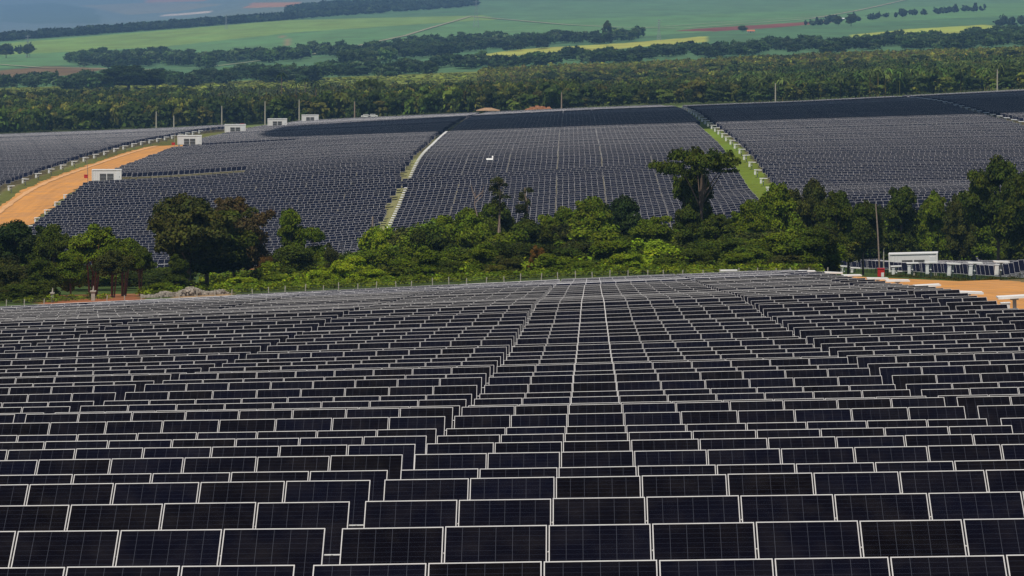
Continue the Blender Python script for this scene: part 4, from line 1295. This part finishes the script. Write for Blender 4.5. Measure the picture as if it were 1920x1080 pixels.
def house(u_, Y_, vb, W, roof, label):
    g = pix(float(u_), float(vb), float(Y_)); g[2] = hg(g[0], Y_)[0]; e = empty('farmhouse', g)
    q = MB(); q.box(-W / 2, W / 2, 0, W * .5, -1, W * .22); wl = q.build('wall', MT['white'], e)
    q = MB(); n0 = W * .56
    q.quad((-n0, -1, W * .2), (n0, -1, W * .2), (n0, W * .25, W * .4), (-n0, W * .25, W * .4)); q.quad((-n0, W * .25, W * .4), (n0, W * .25, W * .4), (n0, W * .5 + 1, W * .2), (-n0, W * .5 + 1, W * .2))
    q.quad((-n0, -1, W * .2), (-n0, W * .25, W * .4), (-n0, W * .5 + 1, W * .2), (-n0, W * .25, W * .19)); q.quad((n0, -1, W * .2), (n0, W * .25, W * .19), (n0, W * .5 + 1, W * .2), (n0, W * .25, W * .4))
    q.build('roof', MT[roof], e)
    q = MB(); q.box(-W * .08, W * .02, -.1, -.01, 0, W * .15); q.build('door', MT['louver'], e)
    for x_ in (-W * .35, W * .2): q = MB(); q.box(x_, x_ + W * .1, -.1, -.01, W * .07, W * .15); q.build('window', MT['louver'], e)
    tag(e, label, 'house')
house(1408, 5500, 63, 9.5, 'tile', 'small white farmhouse with red roof by the far red field')
house(1579, 6600, 24, 7, 'white', 'tiny white house on the far pale track')
# shelter and soil heap at the far edge, parked vehicles
g = pix(915.0, 211.0, 1960.0); e = empty('open_shelter', g); q = MB()
q.quad((-5.5, -4, 1.0), (5.5, -4, 1.0), (1.5, 0, 2.2), (-1.5, 0, 2.2)); q.quad((5.5, -4, 1.0), (5.5, 4, 1.0), (1.5, 0, 2.2), (1.5, 0, 2.2)) if False else q.quad((5.5, -4, 1.0), (5.5, 4, 1.0), (1.6, .1, 2.19), (1.5, 0, 2.2))
q.quad((-5.5, 4, 1.0), (-5.5, -4, 1.0), (-1.5, 0, 2.2), (-1.6, .1, 2.19)); q.quad((5.5, 4, 1.0), (-5.5, 4, 1.0), (-1.6, .1, 2.19), (1.6, .1, 2.19)); q.build('roof', mat('thatch', (.36, .22, .12), .9, 0, .2, 1), e)
for sx_ in (-4.5, 4.5):
    for sy_ in (-3, 3): q = MB(); q.box(sx_ - .1, sx_ + .1, sy_ - .1, sy_ + .1, -2, 1.1); q.build('post', MT['wood'], e)
tag(e, 'open shelter with a brown hipped roof at the far field edge', 'shelter')
rq = []
for i in range(500):
    u_ = rng.uniform(985, 1036); Y_ = 1975 + rng.uniform(0, 10); P_ = pix(u_, 208.0, Y_); hh = 1.9 * (1 - ((u_ - 1012) / 27) ** 2) * (.8 + .3 * math.sin(u_ * .6))
    rq += rock_quads(P_[0], P_[1], P_[2] + rng.uniform(-.8, max(.1, hh)), rng.uniform(.4, .8))
o = link('soil_heap', quads_mesh('soil_heap', np.array(rq), mat('red_soil', (.42, .19, .09), .95, 0, .2, 1))); tag(o, 'heap of orange soil at the far field edge', 'soil heap', kind='stuff')
def pickup(u_, vb, label):
    g = pix(float(u_), float(vb), 1950.0); e = empty('parked_car', g, (0, 0, 0)); q = MB()
    q.box(-2.2, 2.2, 0, 1.7, .45, 1.0); q.box(-1.2, 1.1, .12, 1.58, 1.001, 1.55); q.build('body', MT['white'], e)
    q = MB(); q.box(-1.05, .95, .09, .119, 1.08, 1.45); q.build('window', MT['louver'], e)
    for x_ in (-1.4, 1.4): q = MB(); q.tube([(x_, -.02, .38), (x_, .3, .38)], .38, 10); q.build('wheel', MT['louver'], e)
    tag(e, label, 'car', 'vehicles parked at the far edge')
pickup(686, 221, 'white car parked by the far forest, left of two'); pickup(699, 220.5, 'white car parked by the far forest, right of two')

# ------------------------------------------------------------------ the cloud whose shadow lies over the far rows
def shadow_cloud(x0, x1, y0, y1, alt):
    cx, cy_ = (x0 + x1) / 2, (y0 + y1) / 2; ax, ay = (x1 - x0) / 2, (y1 - y0) / 2
    zg = hg(cx, cy_)[0]
    t_ = alt / sundir[2]
    base_ = np.array([cx, cy_, zg]) + sundir * t_
    nu, nv = 60, 24
    ph = np.linspace(0, 2 * math.pi, nu + 1); th = np.linspace(0, math.pi, nv + 1)
    G = []
    for a_ in th:
        row = []
        for b_ in ph:
            n_ = math.sin(3 * b_ + 1) * .05 + math.sin(7 * b_) * .03 + math.sin(5 * a_ + 2 * b_) * .06
            e4 = lambda v_: math.copysign(abs(v_) ** .35, v_)
            x_ = e4(math.cos(b_)) * math.sin(a_) ** .4 * ax * (1 + n_ * .35); y_ = e4(math.sin(b_)) * math.sin(a_) ** .4 * ay * (1 + n_ * .5); z_ = math.cos(a_) * 14 * (1 + n_ * 3)
            row.append(base_ + np.array([x_, y_, z_]))
        G.append(row)
    G = np.array(G); Q = np.stack([G[1:, :-1], G[1:, 1:], G[:-1, 1:], G[:-1, :-1]], 2).reshape(-1, 4, 3)
    o = link('cloud', quads_mesh('cloud', Q, MT['cloud'])); tag(o, 'small flat white cloud above the valley', 'cloud', kind='structure')
shadow_cloud(-114, 420, 1322, 1640, 420)

# ------------------------------------------------------------------ haze
zlo = float(GZ.min()) - 60
q = MB(); q.box(-56000, 56000, -250, 46000, -900, 25)
hz = q.build('haze', [])
hm = bpy.data.materials.new('haze'); hm.use_nodes = True; t = hm.node_tree
for n_ in list(t.nodes):
    if n_.type == 'BSDF_PRINCIPLED': t.nodes.remove(n_)
pv = N(t, 'ShaderNodeVolumePrincipled'); pv.inputs['Color'].default_value = (.36, .64, 1.0, 1); pv.inputs['Density'].default_value = .000052
pv.inputs['Anisotropy'].default_value = 0.0
t.links.new(pv.outputs[0], t.nodes['Material Output'].inputs['Volume'])
hz.data.materials.append(hm)
tag(hz, 'thin blue haze over the distance', 'haze', kind='stuff')
print('ground min', zlo)
